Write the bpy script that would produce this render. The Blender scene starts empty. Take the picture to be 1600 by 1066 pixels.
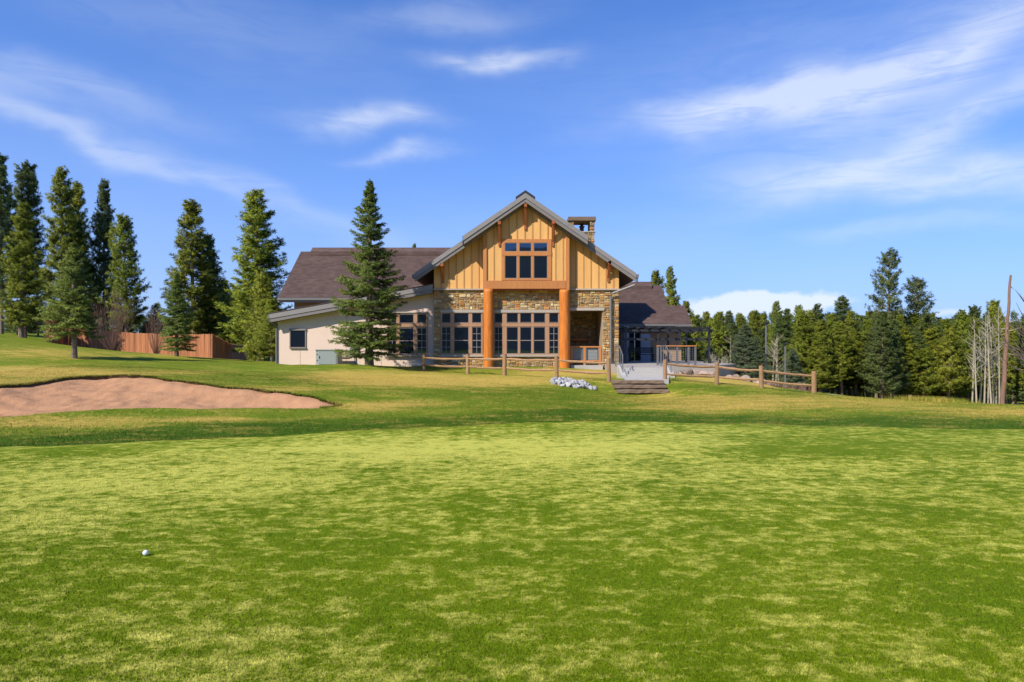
import bpy, math, random
import numpy as np
from mathutils import Vector, noise as mnoise
R = math.radians
sc = bpy.context.scene
COL = sc.collection
# ------------------------------------------------------------------ camera, world, sun, exposure
F = 1066.7            # focal length in photo pixels (24 mm on 36 mm, 1600 px wide)
HY = 545.0            # horizon row
CZ = 1.6              # eye height above the putting green
cam = bpy.data.cameras.new('camera'); camo = bpy.data.objects.new('camera', cam); COL.objects.link(camo)
cam.lens = 24; cam.sensor_width = 36; cam.shift_y = (HY - 533) / 1600.0
cam.clip_start = .05; cam.clip_end = 6000
camo.location = (0, 0, CZ); camo.rotation_euler = (R(90), 0, 0)
sc.camera = camo
SUN_AZ, SUN_EL = R(45), R(40)          # azimuth to the left of straight behind the camera
sdir = Vector((-math.sin(SUN_AZ) * math.cos(SUN_EL), -math.cos(SUN_AZ) * math.cos(SUN_EL), math.sin(SUN_EL)))
sl = bpy.data.lights.new('sun', 'SUN'); sl.energy = 4.4; sl.angle = R(.5); sl.color = (1, .94, .84)
so = bpy.data.objects.new('sun', sl); COL.objects.link(so)
so.rotation_euler = sdir.to_track_quat('Z', 'Y').to_euler(); so.location = (-30, -25, 40)
sc.view_settings.view_transform = 'Standard'; sc.view_settings.look = 'None'
sc.view_settings.exposure = .45; sc.view_settings.gamma = 1
sc.render.engine = 'CYCLES'
sc.cycles.max_bounces = 6; sc.cycles.transparent_max_bounces = 8

def build_world():
    w = bpy.data.worlds.new('World'); sc.world = w; w.use_nodes = True
    nt = w.node_tree; nt.nodes.clear(); N = nt.nodes; L = nt.links
    def M(op, a, b=None, c=None, clamp=False):
        n = N.new('ShaderNodeMath'); n.operation = op; n.use_clamp = clamp
        for i, v in enumerate((a, b, c)):
            if v is None: continue
            if isinstance(v, (int, float)): n.inputs[i].default_value = v
            else: L.new(v, n.inputs[i])
        return n.outputs[0]
    sky = N.new('ShaderNodeTexSky'); sky.sky_type = 'NISHITA'; sky.sun_disc = False
    sky.sun_elevation = SUN_EL
    sky.sun_rotation = math.atan2(sdir.x, sdir.y)
    sky.altitude = 2200; sky.air_density = 1.0; sky.dust_density = .25; sky.ozone_density = 2.2
    hs = N.new('ShaderNodeHueSaturation'); hs.inputs['Saturation'].default_value = 1.12; hs.inputs['Value'].default_value = 1.0
    tn = N.new('ShaderNodeMix'); tn.data_type = 'RGBA'; tn.blend_type = 'MULTIPLY'; tn.inputs[0].default_value = 1; tn.inputs[7].default_value = (.98, 1.34, 2.02, 1)
    L.new(sky.outputs[0], tn.inputs[6]); L.new(tn.outputs[2], hs.inputs['Color'])
    tc = N.new('ShaderNodeTexCoord'); sp = N.new('ShaderNodeSeparateXYZ'); L.new(tc.outputs['Generated'], sp.inputs[0])
    x, y, z = sp.outputs
    az = M('ARCTAN2', x, y); el = M('ARCSINE', z)
    cv = N.new('ShaderNodeCombineXYZ'); L.new(az, cv.inputs[0]); L.new(el, cv.inputs[1])
    def noise(scale, detail, rough, mx, my, rot=0, dist=0):
        mp = N.new('ShaderNodeMapping'); mp.inputs['Scale'].default_value = (mx, my, 1); mp.inputs['Rotation'].default_value = (0, 0, rot)
        L.new(cv.outputs[0], mp.inputs[0])
        n = N.new('ShaderNodeTexNoise'); n.inputs['Scale'].default_value = scale; n.inputs['Detail'].default_value = detail
        n.inputs['Roughness'].default_value = rough; n.inputs['Distortion'].default_value = dist
        L.new(mp.outputs[0], n.inputs['Vector']); return n.outputs['Fac']
    w1 = noise(4.5, 4, .5, 1, 2.2); w2 = noise(5.5, 4, .5, 1.0, 1.6, .4)
    azw = M('ADD', az, M('MULTIPLY', M('SUBTRACT', w1, .5), .26))
    elw = M('ADD', el, M('MULTIPLY', M('SUBTRACT', w2, .5), .085))
    def gauss(px, py, rx, ry, rot, s, A=None, E=None):
        A = A or azw; E = E or elw
        u0 = math.atan((px - 800) / F); v0 = math.atan((HY - py) / F * math.cos(u0))
        du = M('SUBTRACT', A, u0); dv = M('SUBTRACT', E, v0)
        c, q = math.cos(R(rot)), math.sin(R(rot))
        a = M('ADD', M('MULTIPLY', du, c * F / rx), M('MULTIPLY', dv, q * F / rx))
        b = M('ADD', M('MULTIPLY', du, -q * F / ry), M('MULTIPLY', dv, c * F / ry))
        d = M('ADD', M('MULTIPLY', a, a), M('MULTIPLY', b, b))
        return M('MULTIPLY', M('EXPONENT', M('MULTIPLY', d, -1.0)), s)
    wisps = [(785, 92, 75, 13, 2, .62), (572, 182, 72, 16, 3, .52), (640, 240, 50, 11, 6, .40), (120, 205, 230, 13, -20, .33),
             (440, 320, 240, 18, -18, .20), (60, 125, 170, 18, -6, .24), (680, 25, 130, 18, 5, .22), (1120, 172, 130, 22, 4, .55),
             (1290, 140, 140, 26, 14, .42), (1470, 85, 200, 50, 20, .52), (1460, 205, 240, 28, 16, .50), (1530, 285, 220, 26, -8, .62), (1400, 360, 100, 12, 0, .30),
             (330, 40, 260, 45, -4, .12), (900, 400, 500, 40, -4, .08), (1250, 60, 300, 45, 6, .10)]
    tot = None
    for wv in wisps:
        g = gauss(*wv); tot = g if tot is None else M('ADD', tot, g)
    # streaky fibres, the same over the whole dome
    fib = noise(7.5, 12, .66, 1, 6.0, .16, .9)
    fibm = M('MULTIPLY_ADD', fib, 2.1, -.12, True)
    veil = noise(1.5, 6, .55, 1, 2.6, .15, .5)
    veilm = M('MULTIPLY', M('MULTIPLY_ADD', veil, 2.2, -1.0, True), .13)
    up = M('MULTIPLY_ADD', el, 4.0, .1, True)
    cir = M('MULTIPLY', M('MULTIPLY', M('ADD', tot, veilm), fibm), up)
    cir = M('MINIMUM', M('MULTIPLY', cir, .92), .62)
    # low cumulus bank on the horizon
    cn = noise(16, 7, .6, 1, 1.3); 
    azc = M('ADD', az, M('MULTIPLY', M('SUBTRACT', cn, .5), .09)); cn2 = noise(19, 7, .6, 1, 1.2, .6)
    elc = M('ADD', el, M('MULTIPLY', M('SUBTRACT', cn2, .5), .035))
    cu = None
    for (px, py, rx, ry, s) in [(1165, 474, 75, 17, 1.5), (1240, 474, 62, 15, 1.4), (1115, 483, 45, 13, 1.2), (1480, 492, 60, 9, .7)]:
        g = gauss(px, py, rx, ry, 0, s, azc, elc); cu = g if cu is None else M('ADD', cu, g)
    lowb = noise(4.5, 6, .6, 1, 3.2, 0)
    cum = M('MULTIPLY', M('MULTIPLY_ADD', cu, 1.9, -.72, True), .72)
    fac = M('MAXIMUM', cir, cum)
    # thin pale air near the horizon
    hz = M('MULTIPLY', M('EXPONENT', M('MULTIPLY', M('ABSOLUTE', el), -4.0)), .97)
    mixh = N.new('ShaderNodeMix'); mixh.data_type = 'RGBA'; L.new(hz, mixh.inputs[0]); L.new(hs.outputs[0], mixh.inputs[6])
    mixh.inputs[7].default_value = (3.6, 4.6, 7.0, 1)
    mix = N.new('ShaderNodeMix'); mix.data_type = 'RGBA'; L.new(fac, mix.inputs[0]); L.new(mixh.outputs[2], mix.inputs[6])
    mix.inputs[7].default_value = (8.0, 8.5, 9.2, 1)
    bg = N.new('ShaderNodeBackground'); bg.inputs[1].default_value = .085; L.new(mix.outputs[2], bg.inputs[0])
    out = N.new('ShaderNodeOutputWorld'); L.new(bg.outputs[0], out.inputs[0])
build_world()

# ------------------------------------------------------------------ helpers
rng = np.random.default_rng(7); random.seed(7)
def P(px, py, d): return ((px - 800) / F * d, d, CZ - (py - HY) / F * d)
def fx(px, d=36.0): return (px - 800) / F * d
def fz(py, d=36.0): return CZ - (py - HY) / F * d

def mat(name, c1, c2=None, rough=.8, scale=4.0, detail=6, stretch=(1, 1, 1), bump=0.0, bscale=None, metal=0, ior=1.45, contrast=1.6,
        coord='Object', c3=None, attr=None, spread=0, spec=.5):
    m = bpy.data.materials.new(name); m.use_nodes = True; nt = m.node_tree; N, L = nt.nodes, nt.links
    b = N['Principled BSDF']; b.inputs['Roughness'].default_value = rough; b.inputs['Metallic'].default_value = metal; b.inputs['IOR'].default_value = ior
    b.inputs['Specular IOR Level'].default_value = spec
    c2 = c2 or tuple(v * .8 for v in c1)
    tc = N.new('ShaderNodeTexCoord'); mp = N.new('ShaderNodeMapping'); mp.inputs['Scale'].default_value = stretch
    if coord == 'World':
        g = N.new('ShaderNodeNewGeometry'); L.new(g.outputs['Position'], mp.inputs[0])
    else: L.new(tc.outputs[coord], mp.inputs[0])
    oi = N.new('ShaderNodeObjectInfo')
    vm = N.new('ShaderNodeVectorMath'); vm.operation = 'MULTIPLY_ADD'; L.new(oi.outputs['Random'], vm.inputs[0]); vm.inputs[1].default_value = (37, 91, 53); L.new(mp.outputs[0], vm.inputs[2])
    n = N.new('ShaderNodeTexNoise'); n.inputs['Scale'].default_value = scale; n.inputs['Detail'].default_value = detail; n.inputs['Roughness'].default_value = .62
    L.new(vm.outputs[0], n.inputs['Vector'])
    r = N.new('ShaderNodeMapRange'); L.new(n.outputs['Fac'], r.inputs[0]); r.inputs[1].default_value = .5 - .5 / contrast; r.inputs[2].default_value = .5 + .5 / contrast
    mx = N.new('ShaderNodeMix'); mx.data_type = 'RGBA'; L.new(r.outputs[0], mx.inputs[0]); mx.inputs[6].default_value = (*c1, 1); mx.inputs[7].default_value = (*c2, 1)
    col = mx.outputs[2]
    if attr:
        a = N.new('ShaderNodeAttribute'); a.attribute_name = attr
        mm = N.new('ShaderNodeMix'); mm.data_type = 'RGBA'; mm.blend_type = 'MULTIPLY'; mm.inputs[0].default_value = 1
        L.new(a.outputs['Color'], mm.inputs[6]); L.new(col, mm.inputs[7]); col = mm.outputs[2]
    if spread:
        h = N.new('ShaderNodeHueSaturation'); rr = N.new('ShaderNodeMapRange'); L.new(oi.outputs['Random'], rr.inputs[0])
        rr.inputs[3].default_value = 1 - spread; rr.inputs[4].default_value = 1 + spread; L.new(rr.outputs[0], h.inputs['Value']); L.new(col, h.inputs['Color']); col = h.outputs[0]
    L.new(col, b.inputs['Base Color'])
    if bump:
        bn = N.new('ShaderNodeBump'); bn.inputs['Strength'].default_value = bump; bn.inputs['Distance'].default_value = .03
        n2 = N.new('ShaderNodeTexNoise'); n2.inputs['Scale'].default_value = bscale or scale * 4; n2.inputs['Detail'].default_value = 6
        L.new(vm.outputs[0], n2.inputs['Vector']); L.new(n2.outputs['Fac'], bn.inputs['Height']); L.new(bn.outputs[0], b.inputs['Normal'])
    return m

class MB:
    def __init__(s): s.v = []; s.f = []; s.c = []
    def add(s, vs, fs, c=None):
        o = len(s.v); s.v += [tuple(p) for p in vs]; s.f += [tuple(i + o for i in f) for f in fs]
        if c is not None: s.c += [c] * len(vs)
        return s
    def box(s, x0, x1, y0, y1, z0, z1, c=None):
        return s.add([(x0, y0, z0), (x1, y0, z0), (x1, y1, z0), (x0, y1, z0), (x0, y0, z1), (x1, y0, z1), (x1, y1, z1), (x0, y1, z1)],
                     [(0, 3, 2, 1), (4, 5, 6, 7), (0, 1, 5, 4), (1, 2, 6, 5), (2, 3, 7, 6), (3, 0, 4, 7)], c)
    def prism(s, poly, y0, y1):      # poly of (x,z), counter-clockwise seen from -y
        n = len(poly)
        return s.add([(x, y0, z) for x, z in poly] + [(x, y1, z) for x, z in poly],
                     [tuple(range(n)), tuple(range(2 * n - 1, n - 1, -1))] + [(i, i + n, (i + 1) % n + n, (i + 1) % n) for i in range(n)])
    def prismx(s, poly, x0, x1):     # poly of (y,z)
        n = len(poly)
        return s.add([(x0, y, z) for y, z in poly] + [(x1, y, z) for y, z in poly],
                     [tuple(range(n - 1, -1, -1)), tuple(range(n, 2 * n))] + [(i, (i + 1) % n, (i + 1) % n + n, i + n) for i in range(n)])
    def tube(s, pts, rad, n=8, cap=True):
        pts = [Vector(p) for p in pts]; rad = rad if isinstance(rad, (list, tuple)) else [rad] * len(pts)
        vs = []; fs = []
        for i, p in enumerate(pts):
            t = (pts[min(i + 1, len(pts) - 1)] - pts[max(i - 1, 0)]).normalized()
            u = t.cross(Vector((0, 0, 1)) if abs(t.z) < .9 else Vector((1, 0, 0))).normalized(); w = t.cross(u)
            for k in range(n):
                a = 2 * math.pi * k / n; vs.append(p + (u * math.cos(a) + w * math.sin(a)) * rad[i])
        for i in range(len(pts) - 1):
            for k in range(n):
                a, b = i * n + k, i * n + (k + 1) % n; fs.append((a, b, b + n, a + n))
        if cap: fs += [tuple(range(n - 1, -1, -1)), tuple(range(len(vs) - n, len(vs)))]
        return s.add(vs, fs)
    def build(s, name, m=None, parent=None, loc=None, smooth=False, rel=True):
        me = bpy.data.meshes.new(name)
        off = Vector((0, 0, 0))
        q = parent
        while q is not None: off += q.location; q = q.parent
        lv = Vector(loc) if loc is not None else None
        sub = (lv if (lv is not None and rel) else (off if lv is None else Vector((0, 0, 0))))
        me.from_pydata([(a - sub.x, b - sub.y, c - sub.z) for a, b, c in s.v], [], s.f)
        if s.c:
            at = me.color_attributes.new('col', 'FLOAT_COLOR', 'POINT')
            at.data.foreach_set('color', np.array([(*c, 1) for c in s.c], np.float32).ravel())
        o = bpy.data.objects.new(name, me); COL.objects.link(o)
        if m: me.materials.append(m)
        if parent: o.parent = parent
        if lv is not None: o.location = lv - off
        if smooth: me.shade_smooth()
        return o
def np_mesh(name, V, T, m=None, parent=None, attr=None, smooth=False):
    me = bpy.data.meshes.new(name); V = np.asarray(V, np.float32); T = np.asarray(T, np.int32); k = T.shape[1]
    me.vertices.add(len(V)); me.vertices.foreach_set('co', V.ravel())
    me.loops.add(T.size); me.loops.foreach_set('vertex_index', T.ravel())
    me.polygons.add(len(T)); me.polygons.foreach_set('loop_start', np.arange(0, T.size, k, dtype=np.int32))
    me.update(calc_edges=True)
    for an, ar in (attr or {}).items():
        at = me.color_attributes.new(an, 'FLOAT_COLOR', 'POINT'); at.data.foreach_set('color', np.ascontiguousarray(ar, np.float32).ravel())
    if m: me.materials.append(m)
    if smooth: me.shade_smooth()
    o = bpy.data.objects.new(name, me); COL.objects.link(o)
    if parent: o.parent = parent
    return o
def tag(o, label=None, cat=None, group=None, kind=None):
    if label: o['label'] = label
    if cat: o['category'] = cat
    if group: o['group'] = group
    if kind: o['kind'] = kind
    return o
def empty(name, loc, label, cat, group=None, rz=0):
    o = bpy.data.objects.new(name, None); COL.objects.link(o); o.location = loc; o.rotation_euler.z = rz; o.empty_display_size = .2
    return tag(o, label, cat, group)
def copy_tree(o, parent=None):
    c = o.copy(); COL.objects.link(c); c.parent = parent
    for ch in list(o.children): copy_tree(ch, c)
    return c

# ------------------------------------------------------------------ terrain
bunk_far = [(-60, 611, 17.6), (0, 604, 19), (40, 600, 19.8), (80, 594.5, 20.8), (120, 589, 21.8), (180, 586.5, 22.3), (230, 588.5, 22.1), (260, 593, 21.6),
            (310, 599, 21), (350, 605, 20.6), (400, 609.5, 20.3), (450, 614.5, 19.8), (500, 624, 19), (532, 633, 18.2)]
bunk_near = [(500, 637, 17.75), (470, 638, 17.6), (400, 639, 17.4), (300, 638.5, 17.3), (200, 638, 17.2), (100, 644, 16.5), (0, 653, 15.6), (-80, 662, 14.7), (-150, 640, 15.3)]
BP = np.array([P(*q) for q in bunk_far + bunk_near]); 
def smooth_closed(p, n=14):
    k = len(p); out = []
    for i in range(k):
        a, b, c, d = p[(i - 1) % k], p[i], p[(i + 1) % k], p[(i + 2) % k]
        for t in np.linspace(0, 1, n, endpoint=False):
            out.append(.5 * ((2 * b) + (-a + c) * t + (2 * a - 5 * b + 4 * c - d) * t * t + (-a + 3 * b - 3 * c + d) * t ** 3))
    return np.array(out)
BC = smooth_closed(BP[:, :2], 12)
BC = BC + .05 * np.array([[mnoise.noise((p[0] * 1.7, p[1] * 1.7, 0)), mnoise.noise((p[0] * 1.7, p[1] * 1.7, 9))] for p in BC])
BC = BC + .02 * np.array([[0, mnoise.noise((p[0] * 7, p[1] * 7, 4))] for p in BC])
NF = len(bunk_far) * 12
ctrl = [P(*q) for q in bunk_far + bunk_near]
ctrl += [P(*q) for q in [
    (180, 575, 24.5), (60, 580, 23.5), (0, 575, 24), (116, 560, 30), (-40, 548, 30), (31, 528, 42), (0, 521, 45), (-150, 520, 38), (84, 538, 45), (99, 549, 47), (200, 556, 45), (275, 557, 36),
    (332, 562, 44), (385, 567, 58), (300, 578, 27), (400, 582, 27), (434, 569, 36.2), (500, 571, 35), (500, 590, 25.5), (576, 570, 33), (560, 600, 23), (600, 632, 18.5),
    (640, 573, 36), (678, 572.5, 36), (800, 573.5, 36), (880, 574, 36), (950, 578, 36), (662, 580.5, 33.8), (731, 583.5, 31.6), (788, 587, 28.6), (870, 590.5, 27.8), (951, 595.5, 27),
    (1039, 594.6, 27.2), (1120, 601, 27), (1190, 607, 26.4), (1272, 615, 26), (895, 601, 25.4), (1000, 619, 24.8), (960, 620, 25.3), (1000, 620.5, 25.4), (1040, 619, 25.3), (940, 606, 25.9), (1065, 607, 25.8), (800, 641, 17), (700, 630, 19), (800, 622, 20), (800, 604, 24.3),
    (1000, 642, 17.8), (1100, 632, 20), (1200, 640, 18.2), (1200, 622, 23), (1330, 622, 25), (1400, 626, 24.5), (1500, 630.5, 24.5), (1600, 633, 24), (1750, 640, 24),
    (1100, 588, 31), (1170, 597, 31), (1250, 613, 31), (1330, 622, 36), (1450, 628, 42), (1566, 634, 40), (1700, 640, 40), (1200, 600, 40), (1250, 610, 44), (1350, 619, 50), (1500, 620, 58), (960, 592, 29.4)]]
ctrl += [(x, y, 0) for x in (-30, -15, 0, 15, 30) for y in (-25, -5, 6)] + [(0, 13, 0), (6, 13, 0), (-6, 10.5, 0), (11, 12, 0), (-60, -30, 0), (60, -30, 0), (-40, 15, .3), (35, 14, -.3)]
ctrl += [(x, y, .66) for x in (-11, -5, 0, 5) for y in (40, 47)] + [(9, 44, .45), (-11, 55, .8), (0, 58, .5), (10, 58, -.3)]
ctrl += [(-40, 60, 2.6), (-60, 40, 3), (-20, 60, 1.5), (-60, 90, 3), (0, 90, 0), (30, 60, -1.9), (50, 45, -2), (60, 80, -2.2), (30, 100, -2), (-90, 160, 3), (0, 160, -.5), (90, 160, -2), (100, 30, -1.5), (-100, 10, 1.5)]
ctrl = np.array(ctrl)
def _phi(r2): return np.where(r2 > 1e-9, .5 * r2 * np.log(np.maximum(r2, 1e-9)), 0)
_n = len(ctrl); _d2 = ((ctrl[:, None, :2] - ctrl[None, :, :2]) ** 2).sum(-1)
_A = np.zeros((_n + 3, _n + 3)); _A[:_n, :_n] = _phi(_d2) + np.eye(_n) * .6
_A[:_n, _n] = 1; _A[:_n, _n + 1:] = ctrl[:, :2]; _A[_n, :_n] = 1; _A[_n + 1:, :_n] = ctrl[:, :2].T
_w = np.linalg.solve(_A, np.r_[ctrl[:, 2], 0, 0, 0])
GE = np.array([(-30, 3), (-20, 6), (-14, 9), (-8.4, 11.3), (-4.6, 12.5), (-2, 13.8), (0, 14.5), (1.5, 14.85), (2.8, 14.9), (5, 14.55), (6.6, 14.1), (10.7, 13.3), (16, 11.8), (24, 7), (30, 2)])
def sstep(a, b, x): t = np.clip((x - a) / (b - a), 0, 1); return t * t * (3 - 2 * t)
def green_edge(x):
    return np.interp(x, GE[:, 0], GE[:, 1]) + .06 * np.sin(x * 1.3) + .04 * np.sin(x * 3.7 + 1)
def nat(x, y):
    x = np.atleast_1d(np.asarray(x, float)); y = np.atleast_1d(np.asarray(y, float)); sh = x.shape; x = x.ravel(); y = y.ravel(); out = np.empty(len(x))
    xc = np.clip(x, -100, 100); yc = np.clip(y, -35, 160)
    for i in range(0, len(x), 20000):
        s = slice(i, i + 20000)
        out[s] = _phi((xc[s, None] - ctrl[None, :, 0]) ** 2 + (yc[s, None] - ctrl[None, :, 1]) ** 2) @ _w[:_n] + _w[_n] + _w[_n + 1] * xc[s] + _w[_n + 2] * yc[s]
    e = green_edge(x); flat = 1 - sstep(-1.5, 1.2, y - e)
    und = .012 * np.sin(x * .9 + y * .5) * np.sin(y * .7 - x * .3)
    out = out * (1 - flat) + und * flat
    out += (1 - flat) * .018 * (np.sin(x * 1.9 + y * .8) * np.sin(y * 1.7 - .6 * x) + .5 * np.sin(x * 4.1 - y * 2) * np.sin(y * 3.3 + x))
    return out.reshape(sh)
def tz(x, y): return float(nat([x], [y])[0])
def inside(x, y, poly):
    x = np.asarray(x); y = np.asarray(y); r = np.zeros(x.shape, bool); n = len(poly)
    for i in range(n):
        x0, y0 = poly[i]; x1, y1 = poly[(i + 1) % n]
        if y0 == y1: continue
        r ^= ((y0 > y) != (y1 > y)) & (x < (x1 - x0) * (y - y0) / (y1 - y0) + x0)
    return r
def pdist(x, y, poly, closed=False):
    d = np.full(np.shape(x), 1e9); n = len(poly)
    for i in range(n if closed else n - 1):
        a = poly[i]; b = poly[(i + 1) % n]; ab = b - a; l2 = (ab ** 2).sum() + 1e-12
        t = np.clip(((x - a[0]) * ab[0] + (y - a[1]) * ab[1]) / l2, 0, 1)
        d = np.minimum(d, np.hypot(x - a[0] - t * ab[0], y - a[1] - t * ab[1]))
    return d
tan_blobs = [(600, 592, 95, 9, .95), (700, 596, 120, 10, .5), (520, 585, 60, 6, .3), (40, 582, 130, 9, .75), (230, 583, 120, 4, .35), (300, 556, 120, 5, .3), (60, 552, 90, 8, .45), (575, 634, 60, 6, .75), (660, 628, 40, 6, .3),
             (90, 660, 140, 9, .55), (330, 655, 90, 5, .35), (1330, 630, 190, 10, .34), (1120, 636, 110, 9, .42), (1180, 622, 120, 7, .28), (1560, 645, 120, 8, .4), (1030, 622, 60, 8, .3), (820, 596, 110, 7, .55), (900, 583, 80, 6, .8), (640, 577, 50, 4, .2),
             (1130, 592, 60, 6, .9), (1200, 600, 40, 6, .8), (100, 600, 200, 6, .5), (430, 608, 90, 4, .45)]
dark_blobs = [(480, 594, 130, 8, .45), (740, 615, 120, 13, .35), (920, 632, 110, 14, .35), (330, 566, 140, 6, .25), (850, 610, 60, 8, .25), (1090, 606, 60, 5, .5), (1250, 617, 90, 5, .45), (1460, 650, 150, 6, .25)]
yel_blobs = [(600, 705, 300, 20, .14), (250, 745, 330, 40, .12), (860, 700, 220, 22, .10), (1050, 690, 120, 20, .10), (60, 800, 120, 40, .1), (1480, 750, 200, 40, .04), (1000, 740, 260, 30, .08),
             (350, 1010, 160, 40, .07), (650, 900, 220, 60, -.04), (300, 920, 250, 50, -.06), (1200, 980, 400, 90, -.05), (1000, 900, 250, 40, -.02), (1250, 700, 260, 16, -.08), (1500, 880, 200, 60, -.03), (180, 705, 200, 12, -.08), (1450, 820, 250, 40, -.03)]
def zone(x, y, z=None):
    if z is None: z = nat(x, y)
    yy = np.maximum(y, 1.0); px = 800 + x / yy * F; py = HY + (CZ - z) / yy * F
    e = green_edge(x); g = (y < e).astype(float) if np.ndim(y) else float(y < e)
    def blobs(bl):
        t = np.zeros(np.shape(x))
        for (bx, by, rx, ry, s) in bl: t += s * np.exp(-((px - bx) / rx) ** 2 - ((py - by) / ry) ** 2)
        return t
    tan = .10 + .48 * np.tanh(1.3 * blobs(tan_blobs))
    fr = np.where(y > e, 1, 0) * (1 - sstep(1.6, 3.4, (y - e) - .5 * np.sin(x * .8) - .02 * np.clip(-x, 0, 20) ** 1.5 * 1.2))
    fr = np.maximum(fr, np.clip(blobs(dark_blobs), 0, 1)) * (1 - np.clip(tan - .25, 0, .8))
    tan = np.where(g > .5, .5 + blobs(yel_blobs), tan)
    tan = np.where(y < 1, .45, tan)
    far = sstep(36, 60, y)
    return np.stack([sstep(-.06, .06, e - y), np.clip(tan, 0, 1), np.clip(fr, 0, 1), np.full(np.shape(x), .5)], -1)

def turf_material(name, blade=False):
    m = bpy.data.materials.new(name); m.use_nodes = True; nt = m.node_tree; N, L = nt.nodes, nt.links
    b = N['Principled BSDF']; b.inputs['Roughness'].default_value = .75 if not blade else .6; b.inputs['Specular IOR Level'].default_value = 0.03 if not blade else .05
    g = N.new('ShaderNodeNewGeometry'); a = N.new('ShaderNodeAttribute'); a.attribute_name = 'zone'
    s = N.new('ShaderNodeSeparateColor'); L.new(a.outputs['Color'], s.inputs[0])
    fl = N.new('ShaderNodeVectorMath'); fl.operation = 'MULTIPLY'; L.new(g.outputs['Position'], fl.inputs[0]); fl.inputs[1].default_value = (1, 1, 0)
    def noise(scale, detail, rough, st=(1, 1, 1), dist=0):
        mp = N.new('ShaderNodeMapping'); mp.inputs['Scale'].default_value = st; L.new(fl.outputs[0], mp.inputs[0])
        n = N.new('ShaderNodeTexNoise'); n.inputs['Scale'].default_value = scale; n.inputs['Detail'].default_value = detail; n.inputs['Roughness'].default_value = rough; n.inputs['Distortion'].default_value = dist
        L.new(mp.outputs[0], n.inputs['Vector']); return n.outputs['Fac']
    def M(op, p, q, r=None, clamp=False):
        n = N.new('ShaderNodeMath'); n.operation = op; n.use_clamp = clamp
        for i, v in enumerate((p, q, r)):
            if v is None: continue
            if isinstance(v, (int, float)): n.inputs[i].default_value = v
            else: L.new(v, n.inputs[i])
        return n.outputs[0]
    def mix(f, c1, c2, mode='MIX'):
        n = N.new('ShaderNodeMix'); n.data_type = 'RGBA'; n.blend_type = mode
        if isinstance(f, (int, float)): n.inputs[0].default_value = f
        else: L.new(f, n.inputs[0])
        for i, c in ((6, c1), (7, c2)):
            if isinstance(c, tuple): n.inputs[i].default_value = (*c, 1)
            else: L.new(c, n.inputs[i])
        return n.outputs[2]
    Rr, G, B = s.outputs
    big = noise(.8, 4, .6); mid = noise(4.6, 10, .72, (.75, 1.0, 1), .4); fine = noise(38, 4, .7); fine2 = noise(9, 6, .72, (.85, 1.1, 1))
    # putting green: yellowed dormant patches over mid green
    yv = M('ADD', M('SUBTRACT', mid, .5), M('MULTIPLY', M('SUBTRACT', fine2, .5), .85))
    yv = M('ADD', M('ADD', yv, M('MULTIPLY', M('SUBTRACT', big, .5), .45)), M('MULTIPLY', M('SUBTRACT', G, .5), 1.25))
    yf = M('MULTIPLY_ADD', M('SUBTRACT', yv, .085), 3.8, .5, True)
    gcol = mix(M('ADD', M('MULTIPLY_ADD', big, 1.3, -.85), M('ADD', M('MULTIPLY', mid, 1.1), M('MULTIPLY', fine2, .5)), None, True), (.074, .134, .003), (.170, .216, .006))
    ycol = mix(fine2, (.38, .40, .045), (.60, .54, .115))
    pg = mix(yf, gcol, ycol)
    # rough and fringe
    tv = M('ADD', M('ADD', M('MULTIPLY', noise(1.1, 8, .66, (.6, 1.3, 1), .5), .55), M('MULTIPLY', fine2, .45)), M('MULTIPLY', M('SUBTRACT', mid, .5), .3))
    tf = M('MULTIPLY_ADD', M('ADD', M('SUBTRACT', tv, .62), M('MULTIPLY', G, .66)), 5.2, .22, True)
    rg = mix(M('MULTIPLY_ADD', M('ADD', big, fine2), 1.6, -1.1, True), (.095, .158, .008), (.200, .230, .020))
    fringe = mix(fine2, (.032, .080, .004), (.075, .135, .008))
    rg = mix(B, rg, fringe)
    tcol = mix(mid, (.42, .33, .055), (.54, .35, .085))
    rough = mix(tf, rg, tcol)
    col = mix(Rr, rough, pg)
    vary = M('MULTIPLY', M('MULTIPLY_ADD', fine, 1.3, .35), M('MULTIPLY_ADD', a.outputs['Alpha'], 1.3, .35))
    vv = N.new('ShaderNodeHueSaturation'); L.new(col, vv.inputs['Color']); L.new(vary, vv.inputs['Value']); col = vv.outputs[0]
    L.new(col, b.inputs['Base Color'])
    if blade:
        rv = N.new('ShaderNodeVectorMath'); rv.operation = 'MULTIPLY_ADD'; L.new(g.outputs['Normal'], rv.inputs[0]); rv.inputs[1].default_value = (.45, .45, .45); rv.inputs[2].default_value = (0, 0, 1)
        nn = N.new('ShaderNodeVectorMath'); nn.operation = 'NORMALIZE'; L.new(rv.outputs[0], nn.inputs[0]); L.new(nn.outputs[0], b.inputs['Normal'])
    else:
        bn = N.new('ShaderNodeBump'); bn.inputs['Strength'].default_value = .55; bn.inputs['Distance'].default_value = .02
        h = M('ADD', M('MULTIPLY', noise(60, 5, .7), .7), fine2); L.new(h, bn.inputs['Height']); L.new(bn.outputs[0], b.inputs['Normal'])
    return m
TURF = turf_material('turf'); BLADE = turf_material('grass_blades', True)

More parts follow.
